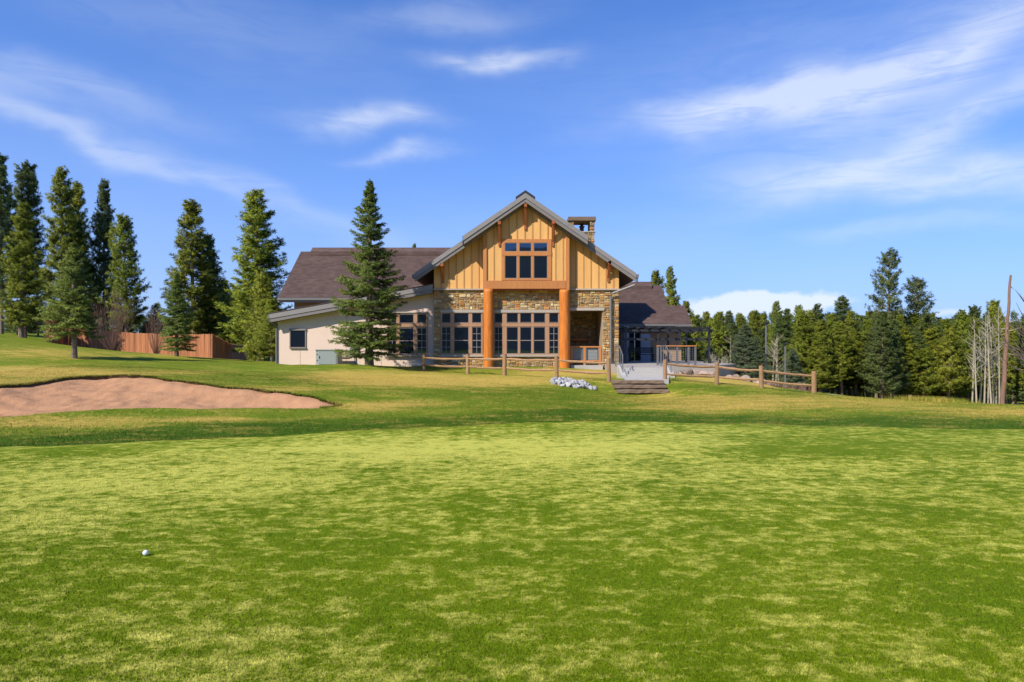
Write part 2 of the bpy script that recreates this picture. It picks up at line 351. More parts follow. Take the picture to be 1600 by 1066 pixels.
def axis(parts):
    return np.unique(np.round(np.concatenate([np.arange(a, b, s) for a, b, s in parts]), 4))
gx = axis([(-2500, -300, 200), (-300, -60, 20), (-60, -19, 1.5), (-19, 22, .16), (22, 60, 1.5), (60, 300, 20), (300, 2501, 200)])
gy = axis([(-900, -60, 120), (-60, -2, 4), (-2, 9, .5), (9, 30, .12), (30, 48, .35), (48, 100, 2), (100, 300, 20), (300, 4001, 400)])
GX, GY = np.meshgrid(gx, gy); vx, vy = GX.ravel(), GY.ravel(); vz = nat(vx, vy)
nx, ny = len(gx), len(gy)
ii = (np.arange(ny - 1)[:, None] * nx + np.arange(nx - 1)[None]).ravel()
Q = np.stack([ii, ii + 1, ii + 1 + nx, ii + nx], 1)
cxm = vx[Q].mean(1); cym = vy[Q].mean(1)
near = (cxm > -18) & (cxm < -4) & (cym > 13) & (cym < 24)
keep = np.ones(len(Q), bool); keep[near] = ~inside(cxm[near], cym[near], BC)
# rim strip so that the cut edge follows the sand outline
cen = BC.mean(0); tng = np.roll(BC, -1, 0) - np.roll(BC, 1, 0); nrm = np.stack([tng[:, 1], -tng[:, 0]], 1); nrm /= np.linalg.norm(nrm, axis=1)[:, None]
tst = inside(BC[:, 0] + nrm[:, 0] * .05, BC[:, 1] + nrm[:, 1] * .05, BC); nrm[tst] *= -1
strip = []
K = len(BC)
farw = np.zeros(K); farw[:NF - 6] = 1
for _ in range(30): farw = (farw + np.roll(farw, 1) + np.roll(farw, -1)) / 3
for off, up in ((.30, .008), (.12, .014), (0, .006)):
    p = BC + nrm * off; z = nat(p[:, 0], p[:, 1]) + up * (.4 + farw)
    strip.append(np.c_[p, z])
V = np.r_[np.c_[vx, vy, vz], *strip]; b0 = len(vx); SQ = []
for r_ in range(2):
    for i in range(K): SQ.append((b0 + r_ * K + i, b0 + r_ * K + (i + 1) % K, b0 + (r_ + 1) * K + (i + 1) % K, b0 + (r_ + 1) * K + i))
QQ = np.r_[Q[keep], np.array(SQ)]
ground = np_mesh('ground', V, QQ, TURF, attr={'zone': zone(V[:, 0], V[:, 1], V[:, 2])}, smooth=True)
tag(ground, 'rolling golf course lawn with yellowed green and tan rough', 'lawn', kind='structure')
# soil face under the grass lip
SOIL = mat('soil', (.20, .13, .07), (.09, .055, .03), 1, 20)
V2 = np.r_[strip[2], np.c_[BC + nrm * .05, strip[2][:, 2] - .10 - .16 * farw], np.c_[BC + nrm * .05, strip[2][:, 2] - .35]]
o = np_mesh('bunker_edge', V2, [(r_ * K + i, (r_ + 1) * K + i, (r_ + 1) * K + (i + 1) % K, r_ * K + (i + 1) % K) for r_ in range(2) for i in range(K)], SOIL)
tag(o, 'dark soil lip cut along the rim of the sand bunker', 'soil edge', kind='structure')
# sand
def sand_z(x, y):
    dn = pdist(x, y, BC[NF - 4:]); df = pdist(x, y, BC[:NF]); t = dn / (dn + df + 1e-6)
    m = np.minimum(dn, df)
    z = nat(x, y) - .018 - .17 * np.sin(np.pi * np.clip(t, 0, 1)) ** .8 * sstep(0, 1.2, m) - t ** 4 * (.012 + .06 * np.exp(-((x + 13.3) / 1.6) ** 2) + .03 * np.clip(np.sin(x * 2.3) + np.sin(x * 5.1 + 1), 0, 2))
    rip = np.array([mnoise.noise((a * 1.1, b * 1.6, 3)) * .06 + mnoise.noise((a * 3.2, b * 2.2, 7)) * .045 + mnoise.noise((a * 7, b * 5, 1)) * .022 + .006 * math.sin(a * 21 + 3 * mnoise.noise((a, b, 2)) + b * 9) for a, b in zip(x, y)])
    return z + rip * sstep(-.02, .4, m)
sx = np.arange(BC[:, 0].min() - .2, BC[:, 0].max() + .2, .09); sy = np.arange(BC[:, 1].min() - .2, BC[:, 1].max() + .2, .09)
SX, SY = np.meshgrid(sx, sy); ax_, ay_ = SX.ravel(), SY.ravel()
ok = inside(ax_, ay_, BC) | (pdist(ax_, ay_, BC, True) < .13)
sz = np.zeros(len(ax_)); sz[ok] = sand_z(ax_[ok], ay_[ok])
ii = (np.arange(len(sy) - 1)[:, None] * len(sx) + np.arange(len(sx) - 1)[None]).ravel()
Q = np.stack([ii, ii + 1, ii + 1 + len(sx), ii + len(sx)], 1); Q = Q[ok[Q].all(1)]
used = np.unique(Q); rm = np.zeros(len(ax_), int); rm[used] = np.arange(len(used))
SAND = mat('bunker_sand', (.53, .285, .145), (.39, .20, .10), .95, 1.1, 10, bump=.7, bscale=14, contrast=1.5, spec=.1)
o = np_mesh('bunker_sand', np.c_[ax_, ay_, sz][used], rm[Q], SAND, smooth=True)
tag(o, 'pinkish tan sand bunker cut into the lawn slope', 'sand bunker', kind='structure')

# grass blades
def blades(name, x, y, z, h, w, label, lean=.5, var=1.0):
    n = len(x); a = rng.uniform(0, 2 * np.pi, n); la = rng.uniform(0, 2 * np.pi, n); le = rng.uniform(0, lean, n)
    hh = h * rng.uniform(.5, 1.25, n); ww = w * rng.uniform(.7, 1.3, n)
    c, s_ = np.cos(a) * ww / 2, np.sin(a) * ww / 2
    Vb = np.empty((n, 3, 3)); Vb[:, 0] = np.c_[x - c, y - s_, z - .003]; Vb[:, 1] = np.c_[x + c, y + s_, z - .003]
    Vb[:, 2] = np.c_[x + np.cos(la) * le * hh, y + np.sin(la) * le * hh, z + hh]
    zc = zone(x, y, z); zc[:, 3] = .5 + (rng.random(n) - .5) * var; zc = np.repeat(zc, 3, 0)
    o = np_mesh(name, Vb.reshape(-1, 3), np.arange(3 * n).reshape(-1, 3), BLADE, attr={'zone': zc})
    tag(o, label, 'grass', kind='stuff'); return o
n = 420000
d = 1 / rng.uniform(1 / 10.5, 1 / 2.9, n); x = rng.uniform(-1, 1, n) * (.9 * d + .6)
blades('putting_grass', x, d, nat(x, d), .011 + .0004 * d, .0026 + .0004 * d, 'short mown grass blades of the putting green', 1.3, 1.15)
n = 330000
x = rng.uniform(-17, 21, n); y = 27.5 - 16.5 * rng.uniform(0, 1, n) ** .8
k = (y > green_edge(x) + .02) & ~inside(x, y, BC) & (np.abs(x) < .85 * y); x, y = x[k], y[k]
nb = 26000; i = rng.integers(0, NF, nb); off = rng.exponential(.08, nb) - .03 - .05 * rng.random(nb) * (np.sin(BC[i, 0] * 3.1) + np.sin(BC[i, 0] * 7.7) > .2)
x = np.r_[x, BC[i, 0] + nrm[i, 0] * off]; y = np.r_[y, BC[i, 1] + nrm[i, 1] * off]
blades('rough_grass', x, y, nat(x, y) + .0, .030, .010, 'longer grass of the fringe and rough round the bunker and slope', .8, .55)

nb = 9000; i = rng.integers(0, NF, nb); gp = np.sin(BC[i, 0] * 2.3) + np.sin(BC[i, 0] * 6.1 + 1) + .8 * np.sin(BC[i, 0] * 13.0); off = rng.exponential(.06, nb) - .05 - .04 * np.clip(gp, 0, 2)
x = BC[i, 0] + nrm[i, 0] * off; y = BC[i, 1] + nrm[i, 1] * off
blades('lip_grass', x, y, nat(x, y) - .02, .075, .016, 'ragged grass overhanging the sand along the bunker lip', 1.1, .8)
# hills behind the camera, which the upper panes mirror
hx = np.linspace(-900, 900, 90); hy = np.linspace(-420, -980, 24); HX, HYY = np.meshgrid(hx, hy); 
hz = np.array([max(0, 1 - abs(b + 700) / 270) ** .8 * (118 + 46 * mnoise.noise((a * .004, 3, 0)) + 24 * mnoise.noise((a * .013, 7, 0)) + 9 * mnoise.noise((a * .05, b * .05, 2))) for a, b in zip(HX.ravel(), HYY.ravel())]) - 3
ii = (np.arange(23)[:, None] * 90 + np.arange(89)[None]).ravel()
o = np_mesh('hills', np.c_[HX.ravel(), HYY.ravel(), hz], np.stack([ii, ii + 90, ii + 91, ii + 1], 1), mat('hill_forest', (.022, .035, .016), (.04, .05, .025), 1, .05, coord='World'), smooth=True)
tag(o, 'dark forested mountain ridge mirrored in the upper windows', 'mountain', kind='structure')
x = fx(1455, 29) + rng.normal(0, .75, 5000); y = 29 + rng.normal(0, .3, 5000)
blades('tall_dry_grass', x, y, nat(x, y), .30, .012, 'pale tall dry grass standing before the forest edge', .5)
pw = np.linspace(0, 1, 24); pxs = 1290 + 130 * pw; pd = 27.9 - .3 * pw
pa_ = np.c_[fx(pxs, pd), pd, nat(fx(pxs, pd), pd) + .02]; pb_ = np.c_[fx(pxs, pd + 1.5), pd + 1.5, nat(fx(pxs, pd + 1.5), pd + 1.5) + .05]
o = np_mesh('path', np.r_[pa_, pb_, pa_ - [0, 0, .3]], [(i, i + 1, i + 25, i + 24) for i in range(23)] + [(i + 48, i + 49, i + 1, i) for i in range(23)], mat('cart_path', (.50, .46, .40), (.40, .36, .31), .9, 2), smooth=False)
tag(o, 'pale concrete cart path crossing beyond the sloping rail fence', 'path', kind='structure')
#PART2
# ------------------------------------------------------------------ materials of the built things
M_ = {}
M_['board'] = mat('honey_board', (.76, .43, .145), (.62, .325, .095), .7, 2.2, 8, (6, 6, .5), .12, 20, spread=.07)
M_['batten'] = mat('honey_batten', (.58, .29, .085), (.46, .215, .058), .7, 3, 6, (6, 6, .5), spread=.06)
M_['trim'] = mat('orange_trim', (.55, .225, .065), (.40, .145, .038), .6, 3, 7, (5, 5, .6), .1, 18, spread=.05)
M_['log'] = mat('varnished_log', (.70, .23, .028), (.40, .10, .012), .55, 3.2, 10, (5, 5, .45), .35, 14, contrast=2.2)
M_['bracket'] = mat('bracket_wood', (.40, .115, .03), (.27, .07, .02), .6, 4, 6, (4, 4, 1), spread=.08)
M_['mullion'] = mat('window_wood', (.43, .24, .135), (.35, .19, .10), .6, 4, 6, (4, 4, .6), spread=.04)
M_['sash'] = mat('window_sash', (.27, .22, .19), (.22, .18, .155), .5, 5)
M_['muntin'] = mat('window_muntin', (.33, .31, .30), (.28, .26, .25), .5, 5)
M_['fascia'] = mat('grey_fascia', (.27, .245, .23), (.215, .195, .18), .6, 2.5, 8, (1, 1, 3), .06, spread=.04)
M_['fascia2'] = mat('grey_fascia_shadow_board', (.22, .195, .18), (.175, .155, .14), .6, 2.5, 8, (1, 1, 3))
M_['metal_dark'] = mat('dark_steel', (.03, .03, .035), (.022, .022, .026), .5, 4)
M_['soffit'] = mat('soffit_wood', (.17, .10, .055), (.12, .07, .04), .8, 3, 6, (1, 4, 1))
M_['gutter'] = mat('grey_gutter', (.19, .175, .16), (.15, .14, .13), .45, 3)
M_['stucco'] = mat('cream_stucco', (.76, .58, .46), (.70, .53, .415), .95, 1.2, 9, bump=.15, bscale=60, contrast=1.2, spec=.15)
M_['stucco_tan'] = mat('tan_stucco', (.42, .27, .17), (.37, .235, .15), .95, 1.2, 9, bump=.1, bscale=60)
M_['sill'] = mat('pale_stone_sill', (.46, .40, .33), (.36, .31, .25), .9, 6, 8, bump=.3, spread=.06)
M_['mortar'] = mat('stone_mortar', (.40, .30, .18), (.32, .23, .14), 1, 12)
M_['stone'] = mat('wall_stone', (1, 1, 1), (.66, .62, .58), .9, 7, 10, bump=.5, bscale=18, attr='col', spec=.2)
M_['conc'] = mat('concrete', (.47, .44, .40), (.38, .355, .32), .9, 2, 10, bump=.1, bscale=40, spec=.2)
M_['paving'] = mat('patio_concrete', (.40, .35, .30), (.32, .28, .24), .9, 1.5, 10)
M_['tie'] = mat('weathered_timber', (.27, .185, .115), (.13, .088, .056), .95, 3, 10, (.5, 6, 6), .4, 12, spread=.12)
M_['rail'] = mat('split_rail_wood', (.42, .25, .12), (.24, .135, .065), .9, 3, 9, (3, 3, 3), .3, 14, spread=.14)
M_['plank'] = mat('cedar_plank', (.48, .19, .075), (.28, .10, .042), .85, 2.2, 9, (5, 5, .6), .15, spread=.22)
M_['unit'] = mat('grey_green_enamel', (.36, .375, .34), (.31, .325, .295), .5, 1.5)
M_['unit2'] = mat('grey_green_panel', (.30, .33, .31), (.27, .295, .28), .45, 1.5)
M_['white'] = mat('white_enamel', (.72, .72, .72), (.64, .64, .64), .4, 3)
M_['galv'] = mat('galvanised_steel', (.20, .20, .205), (.15, .15, .155), .45, 6, metal=.3)
M_['greypaint'] = mat('pale_grey_column', (.40, .36, .36), (.35, .31, .31), .8, 2)
M_['door'] = mat('dark_door', (.02, .02, .025), (.014, .014, .018), .35, 3)
M_['rock'] = mat('white_landscape_rock', (.60, .58, .56), (.15, .145, .15), .9, 5, 9, bump=.5, spread=.2, contrast=1.3)
M_['boulder'] = mat('tan_boulder', (.40, .30, .23), (.22, .155, .12), .95, 3, 9, bump=.5, spread=.25)
M_['ball'] = mat('golf_ball_white', (.80, .80, .80), (.78, .78, .78), .35, 3)

def shingle_mat():
    m = bpy.data.materials.new('brown_shingles'); m.use_nodes = True; nt = m.node_tree; N, L = nt.nodes, nt.links; b = N['Principled BSDF']
    b.inputs['Roughness'].default_value = .95; b.inputs['Specular IOR Level'].default_value = .15
    g = N.new('ShaderNodeNewGeometry'); sp = N.new('ShaderNodeSeparateXYZ'); L.new(g.outputs['Position'], sp.inputs[0])
    cb = N.new('ShaderNodeCombineXYZ'); L.new(sp.outputs[0], cb.inputs[0]); L.new(sp.outputs[2], cb.inputs[1])
    br = N.new('ShaderNodeTexBrick'); br.inputs['Scale'].default_value = 1; br.inputs['Brick Width'].default_value = .3; br.inputs['Row Height'].default_value = .085
    br.inputs['Mortar Size'].default_value = .004; br.inputs['Color1'].default_value = (.135, .088, .074, 1); br.inputs['Color2'].default_value = (.10, .064, .054, 1); br.inputs['Mortar'].default_value = (.045, .03, .027, 1)
    L.new(cb.outputs[0], br.inputs['Vector'])
    n = N.new('ShaderNodeTexNoise'); n.inputs['Scale'].default_value = 1.3; n.inputs['Detail'].default_value = 10; n.inputs['Roughness'].default_value = .7; L.new(g.outputs['Position'], n.inputs['Vector'])
    mr = N.new('ShaderNodeMapRange'); L.new(n.outputs[0], mr.inputs[0]); mr.inputs[3].default_value = .55; mr.inputs[4].default_value = 1.5
    h = N.new('ShaderNodeHueSaturation'); L.new(br.outputs[0], h.inputs['Color']); L.new(mr.outputs[0], h.inputs['Value']); L.new(h.outputs[0], b.inputs['Base Color'])
    return m
M_['shingle'] = shingle_mat()
def glass_mat():
    m = bpy.data.materials.new('dark_coated_glass'); m.use_nodes = True; nt = m.node_tree; N, L = nt.nodes, nt.links; b = N['Principled BSDF']
    b.inputs['Base Color'].default_value = (.006, .009, .019, 1); b.inputs['Roughness'].default_value = .02; b.inputs['IOR'].default_value = 2.1
    b.inputs['Specular Tint'].default_value = (.55, .75, 1, 1)
    oi = N.new('ShaderNodeObjectInfo'); g = N.new('ShaderNodeNewGeometry')
    va = N.new('ShaderNodeVectorMath'); va.operation = 'MULTIPLY_ADD'; L.new(oi.outputs['Random'], va.inputs[0]); va.inputs[1].default_value = (9, 9, 9); L.new(g.outputs['Position'], va.inputs[2])
    n = N.new('ShaderNodeTexNoise'); n.inputs['Scale'].default_value = .7; n.inputs['Detail'].default_value = 1; L.new(va.outputs[0], n.inputs['Vector'])
    bp = N.new('ShaderNodeBump'); bp.inputs['Strength'].default_value = .12; bp.inputs['Distance'].default_value = .02; L.new(n.outputs[0], bp.inputs['Height']); L.new(bp.outputs[0], b.inputs['Normal'])
    return m
M_['glass'] = glass_mat()

# ------------------------------------------------------------------ the clubhouse
SC = [(.48, .31, .10), (.42, .26, .08), (.36, .20, .06), (.44, .20, .06), (.48, .37, .17), (.34, .23, .10), (.28, .21, .12), (.52, .42, .24), (.36, .27, .13), (.44, .25, .09), (.20, .13, .08)]
srnd = random.Random(11)
def stone_rects(x0, x1, z0, z1, big=.50):
    out = []
    def rec(a, b, c, d, lv):
        w, h = b - a, d - c
        lim = srnd.uniform(.20, big * .85); limh = srnd.uniform(.11, .23)
        if w <= lim and h <= limh: out.append((a, b, c, d)); return
        if w / lim > h / limh:
            t = a + w * srnd.uniform(.33, .67); rec(a, t, c, d, lv + 1); rec(t, b, c, d, lv + 1)
        else:
            t = c + h * srnd.uniform(.33, .67); rec(a, b, c, t, lv + 1); rec(a, b, t, d, lv + 1)
    rec(x0, x1, z0, z1, 0); return out
def stone_geo(mb, a, b, c, d, y, col):
    j = lambda s: srnd.uniform(0, s)
    w, h = b - a, d - c; q = min(w, h); g = .009
    pts = [(a + g + j(.03), c + g + j(.02)), (a + w * srnd.uniform(.35, .65), c + g + j(.012)), (b - g - j(.03), c + g + j(.02)), (b - g - j(.012), c + h * srnd.uniform(.35, .65)),
           (b - g - j(.03), d - g - j(.02)), (a + w * srnd.uniform(.35, .65), d - g - j(.012)), (a + g + j(.03), d - g - j(.02)), (a + g + j(.012), c + h * srnd.uniform(.35, .65))]
    pr = srnd.uniform(.015, .042); cx_, cz_ = (a + b) / 2, (c + d) / 2; n = 8
    vs = [(x, y, z) for x, z in pts] + [(x, y - pr * .75, z) for x, z in pts] + [(cx_ + (x - cx_) * .84, y - pr * srnd.uniform(.9, 1.25), cz_ + (z - cz_) * .8) for x, z in pts]
    fs = []
    for r_ in range(2):
        for i in range(n): fs.append((r_ * n + i, r_ * n + (i + 1) % n, (r_ + 1) * n + (i + 1) % n, (r_ + 1) * n + i))
    fs.append(tuple(range(2 * n, 3 * n)))
    mb.add(vs, fs, col)
def stone_col():
    c = srnd.choice(SC); k = srnd.uniform(1.05, 1.65); return tuple(min(.8, v * k) for v in c)
def stone_field(parent, rects, y, limit=.36, big=.52):
    small = MB()
    for (x0, x1, z0, z1) in rects:
        for (a, b, c, d) in stone_rects(x0, x1, z0, z1, big):
            if b - a > limit * .85 and d - c > .12:
                s = MB(); stone_geo(s, a, b, c, d, y, stone_col()); s.build('stone', M_['stone'], parent)
            else: stone_geo(small, a, b, c, d, y, stone_col())
    if small.v:
        o = small.build('small_stones', M_['stone'], parent); o['kind'] = 'stuff'

WY = 36.0; BY = 35.60                     # main gable wall, projecting centre bay
HZ = .55                                  # foundation bottom
house = empty('clubhouse', (.69, 36, .60), 'timber and stone golf clubhouse with tall front gable and log columns', 'building')
XL, XR, XC = fx(678), fx(967), fx(820.5)
RZ, SL = 9.42, .683                       # lower tier ridge top and slope
def roof_z(x): return RZ - SL * abs(x - XC)
zt = fz(453)                              # top of the stone storey
OX0, OX1, OZ0, OZ1 = fx(891), fx(941), HZ, fz(485.5)
# backing wall with the porch opening left free
w = MB(); w.box(XL, OX0, WY, WY + .3, HZ - .6, zt); w.box(OX1, XR, WY, WY + .3, HZ - .6, zt); w.box(OX0, OX1, WY, WY + .3, OZ1, zt)
w.box(XL, XL + .3, WY + .3, 47, HZ - .6, zt); w.box(XR - .3, XR, WY + .3, 47, HZ - .6, zt)
wall = w.build('stone_wall', M_['mortar'], house)
# window groups: pixel columns of the casing, list of units
def window_group(px0, px1, cols, py_head, py_t0, py_t1, py_l0, py_l1, y, grids, parent=house, rail=(505, 510.5), mul=None):
    """cols: pane columns (px0,px1); one window part: casing > sash, pane, muntin"""
    S = lambda p: fx(p, y); Z = lambda p: fz(p, y)
    c = MB()
    c.box(S(px0), S(px1), y - .03, y + .02, Z(py_t0) + .0, Z(py_head))
    c.box(S(px0), S(px1), y - .05, y + .02, Z(rail[1]), Z(rail[0]))
    c.box(S(px0), S(px1), y - .03, y + .02, Z(py_l1 + 1.6), Z(py_l1))
    edges = [px0] + [v for q in cols for v in q] + [px1]
    for k in range(0, len(edges), 2):
        if edges[k + 1] - edges[k] > .3: c.box(S(edges[k]), S(edges[k + 1]), y - .04, y + .018, Z(py_l1), Z(py_t0))
    win = c.build('window', M_['mullion'], parent)
    for (a, b), gr in zip(cols, grids):
        for (p0, p1, lower) in ((py_t0, py_t1, 0), (py_l0, py_l1, 1)):
            xa, xb, zb, za = S(a), S(b), Z(p0), Z(p1); t = .026
            s = MB(); s.box(xa, xb, y - .02, y + .03, za, za + t); s.box(xa, xb, y - .02, y + .03, zb - t, zb); s.box(xa, xa + t, y - .02, y + .03, za + t, zb - t); s.box(xb - t, xb, y - .02, y + .03, za + t, zb - t)
            zm = (za + zb) / 2
            if lower: s.box(xa + t, xb - t, y - .025, y + .03, zm - .022, zm + .022)
            s.build('sash', M_['sash'], win)
            if lower:
                for (q0, q1) in ((za + t, zm - .022), (zm + .022, zb - t)): MB().box(xa + t, xb - t, y + .003, y + .014, q0, q1).build('pane', M_['glass'], win)
            else: MB().box(xa + t, xb - t, y + .003, y + .014, za + t, zb - t).build('pane', M_['glass'], win)
            if lower and gr:
                xm = (xa + xb) / 2
                for (q0, q1) in ((za + t, zm - .022), (zm + .022, zb - t)):
                    mm = MB(); mm.box(xm - .010, xm + .010, y - .018, y + .002, q0, q1); mm.box(xa + t, xm - .010, y - .018, y + .002, (q0 + q1) / 2 - .010, (q0 + q1) / 2 + .010); mm.box(xm + .010, xb - t, y - .018, y + .002, (q0 + q1) / 2 - .010, (q0 + q1) / 2 + .010)
                    mm.build('muntin', M_['muntin'], win)
    return win
Yw = WY - .02
window_group(689, 754.5, [(690.2, 704.2), (709.2, 732.6), (737.6, 752.4)], 488.6, 489.6, 504.6, 511.2, 553, Yw, (1, 0, 1))
window_group(771, 874.5, [(772.6, 785.2), (791.6, 809.6), (812.6, 830.6), (833.8, 852), (858, 872.6)], 488.6, 489.4, 504.2, 511.2, 553, Yw, (1, 0, 0, 0, 1))
for (a, b) in ((689, 755), (772, 874.5)):
    MB().box(fx(a - .8), fx(b + .8), WY - .10, WY, fz(488.8), fz(484.2)).build('lintel', M_['sill'], house)
    MB().box(fx(a - 1.5), fx(b + 1.5), WY - .14, WY, fz(557.4), fz(554.4)).build('sill', M_['sill'], house)
MB().box(fx(889), fx(944), WY - .10, WY, fz(485.4), fz(481)).build('lintel', M_['sill'], house)
# stonework fields round the openings
zl0, zl1, zs0 = fz(484.2), fz(557.4), HZ
stone_field(wall, [(XL, fx(688), fz(557.4), fz(484.2)), (XL, fx(757), fz(484.2), zt - .02), (XL, fx(757), zs0, fz(557.4)), (fx(757), fx(771), zs0, zt - .02),
                   (fx(771), fx(875), fz(484.2), zt - .02), (fx(771), fx(875), zs0, fz(557.4)), (fx(875), fx(889.5), zs0, zt - .02), (fx(889.5), fx(944), fz(481), zt - .02),
                   (fx(941.5), XR, zs0, fz(481) if False else fz(485.4)), (fx(944), XR, fz(485.4), zt - .02)], WY)
MB().box(XL - .02, fx(757), WY - .13, WY, zt - .02, zt + .055).build('trim_band', M_['sill'], house)
MB().box(fx(888), XR + .02, WY - .13, WY, zt - .02, zt + .055).build('trim_band', M_['sill'], house)
# porch alcove with fireplace wall, mantel and railing
al = MB(); al.box(OX0 - .15, OX0, WY + .3, 38.8, HZ - .5, OZ1 + .3); al.box(OX1, OX1 + .15, WY + .3, 38.8, HZ - .5, OZ1 + .3); al.box(OX0, OX1, WY + .3, 38.8, OZ1 + .05, OZ1 + .2); al.box(OX0 - .15, OX1 + .15, 38.8, 39, HZ - .5, OZ1 + .3)
alc = al.build('alcove', M_['mortar'], house)
stone_field(alc, [(OX0, OX1, HZ, OZ1)], 38.8, .3, .5)
MB().box(OX0, OX1, WY - .25, 38.8, HZ - .3, HZ + .18).build('porch_floor', M_['conc'], house)
MB().box(OX0 + .25, OX1 - .2, 38.45, 38.73, fz(532.5, 38.5), fz(529, 38.5)).build('mantel', M_['trim'], house)
rl = MB(); ry = WY + .12
rl.box(OX0 + .01, OX1 - .01, ry - .05, ry + .05, fz(543.2), fz(541)); rl.box(OX0 + .01, OX1 - .01, ry - .03, ry + .03, fz(565), fz(563))
for (a, b) in ((891.5, 895), (912, 915.6), (936, 940)): rl.box(fx(a), fx(b), ry - .045, ry + .045, HZ + .1, fz(543.2))
rp = rl.build('porch_railing', M_['trim'], house)
for (a, b) in ((895, 912), (915.6, 936)):
    g = MB(); xa, xb, za, zb = fx(a), fx(b), fz(563), fz(543.2); t = .05
    g.box(xa, xa + t, ry - .02, ry + .02, za, zb); g.box(xb - t, xb, ry - .02, ry + .02, za, zb)
    for k in range(9):
        z = za + (zb - za) * (k + .5) / 9; g.tube([(xa + t, ry, z), (xb - t, ry, z)], .008, 5)
    g.build('cable_panel', M_['galv'], rp)
    MB().box(xa + t + .01, xb - t - .01, ry + .06, ry + .075, za, zb - .02).build('screen_panel', M_['unit2'], rp)
# gable siding: boards and battens
zt2 = zt + .055
def siding(name, x0, x1, y, zbot, cut=None, step=.395, start=None):
    under = .30
    bk = MB().prism([(x0, zbot), (x1, zbot), (x1, roof_z(x1) - under)] + ([(XC, RZ - under)] if x0 < XC < x1 else []) + [(x0, roof_z(x0) - under)], y + .001, y + .16).build(name, M_['batten'], house)
    xs = [x0]; x = start if start is not None else x0 + step
    while x < x1 - .08: xs.append(x); x += step
    xs.append(x1)
    cuts = cut
    for a, b in zip(xs[:-1], xs[1:]):
        segs = [(a, b, zbot, None)]
        if cuts:
            cx0, cx1, cz0, cz1 = cuts; segs = []
            parts = [a] + [v for v in (cx0, cx1) if a < v < b] + [b]
            for p, q in zip(parts[:-1], parts[1:]):
                m_ = (p + q) / 2
                if cx0 < m_ < cx1: segs += [(p, q, zbot, cz0), (p, q, cz1, None)]
                else: segs.append((p, q, zbot, None))
        for (p, q, z0, z1) in segs:
            if q - p < .03 or (z1 is not None and z1 - z0 < .02): continue
            if z1 is None: poly = [(p, z0), (q, z0), (q, roof_z(q) - under), *([(XC, RZ - under)] if p < XC < q else []), (p, roof_z(p) - under)]
            else: poly = [(p, z0), (q, z0), (q, z1), (p, z1)]
            MB().prism([(px_ + (.004 if i in (0, len(poly) - 1) else -.004 if i in (1, 2) else 0), pz) for i, (px_, pz) in enumerate(poly)], y - .02, y).build('board', M_['board'], bk)
        if a > x0:
            for (z0, z1) in ([(zbot, cuts[2]), (cuts[3], roof_z(a) - under)] if (cuts and cuts[0] < a < cuts[1]) else [(zbot, roof_z(a) - under)]):
                if z1 - z0 > .02: MB().box(a - .032, a + .032, y - .045, y - .02, z0, z1).build('batten', M_['batten'], bk)
    return bk
siding('siding_wall', XL, fx(757), WY, zt2)
siding('siding_wall', fx(888), XR, WY, zt2)
bx0, bx1 = fx(758, BY), fx(887, BY); bz0 = fz(452, BY)
wc = (fx(784.5, BY), fx(861.5, BY), fz(438, BY), fz(374, BY))
siding('bay_wall', bx0, bx1, BY, bz0, wc, .40, bx0 + .46)
sb = MB(); sb.box(bx0 + .02, bx1 - .02, BY + .17, WY + .1, bz0 - .0, 7.2); sb.build('bay_core', M_['batten'], house)
# bay window
Z = lambda p: fz(p, BY); S = lambda p: fx(p, BY)
c = MB(); yb = BY - .03
c.box(wc[0], wc[1], yb - .03, yb + .03, Z(379.5), wc[3]); c.box(wc[0], wc[1], yb - .05, yb + .03, Z(400), Z(393.5)); c.box(wc[0], wc[1], yb - .03, yb + .03, wc[2], Z(435.5))
ed = [784.5, 789.2, 807.8, 811.6, 830.2, 834, 852.6, 861.5]
ed = [784.5, 788.6, 807.8, 811.2, 830.4, 833.8, 855.5, 861.5]
for k in range(0, 8, 2): c.box(S(ed[k]), S(ed[k + 1]), yb - .035, yb + .028, Z(435.5), Z(379.5))
bw = c.build('window', M_['trim'], house)
for k in range(1, 7, 2):
    for (p0, p1) in ((379.5, 393.5), (400, 435.5)):
        xa, xb, zb, za = S(ed[k]), S(ed[k + 1]), Z(p0), Z(p1); t = .03
        s = MB(); s.box(xa, xb, yb - .02, yb + .02, za, za + t); s.box(xa, xb, yb - .02, yb + .02, zb - t, zb); s.box(xa, xa + t, yb - .02, yb + .02, za + t, zb - t); s.box(xb - t, xb, yb - .02, yb + .02, za + t, zb - t)
        s.build('sash', M_['sash'], bw); MB().box(xa + t, xb - t, yb + .01, yb + .028, za + t, zb - t).build('pane', M_['glass'], bw)
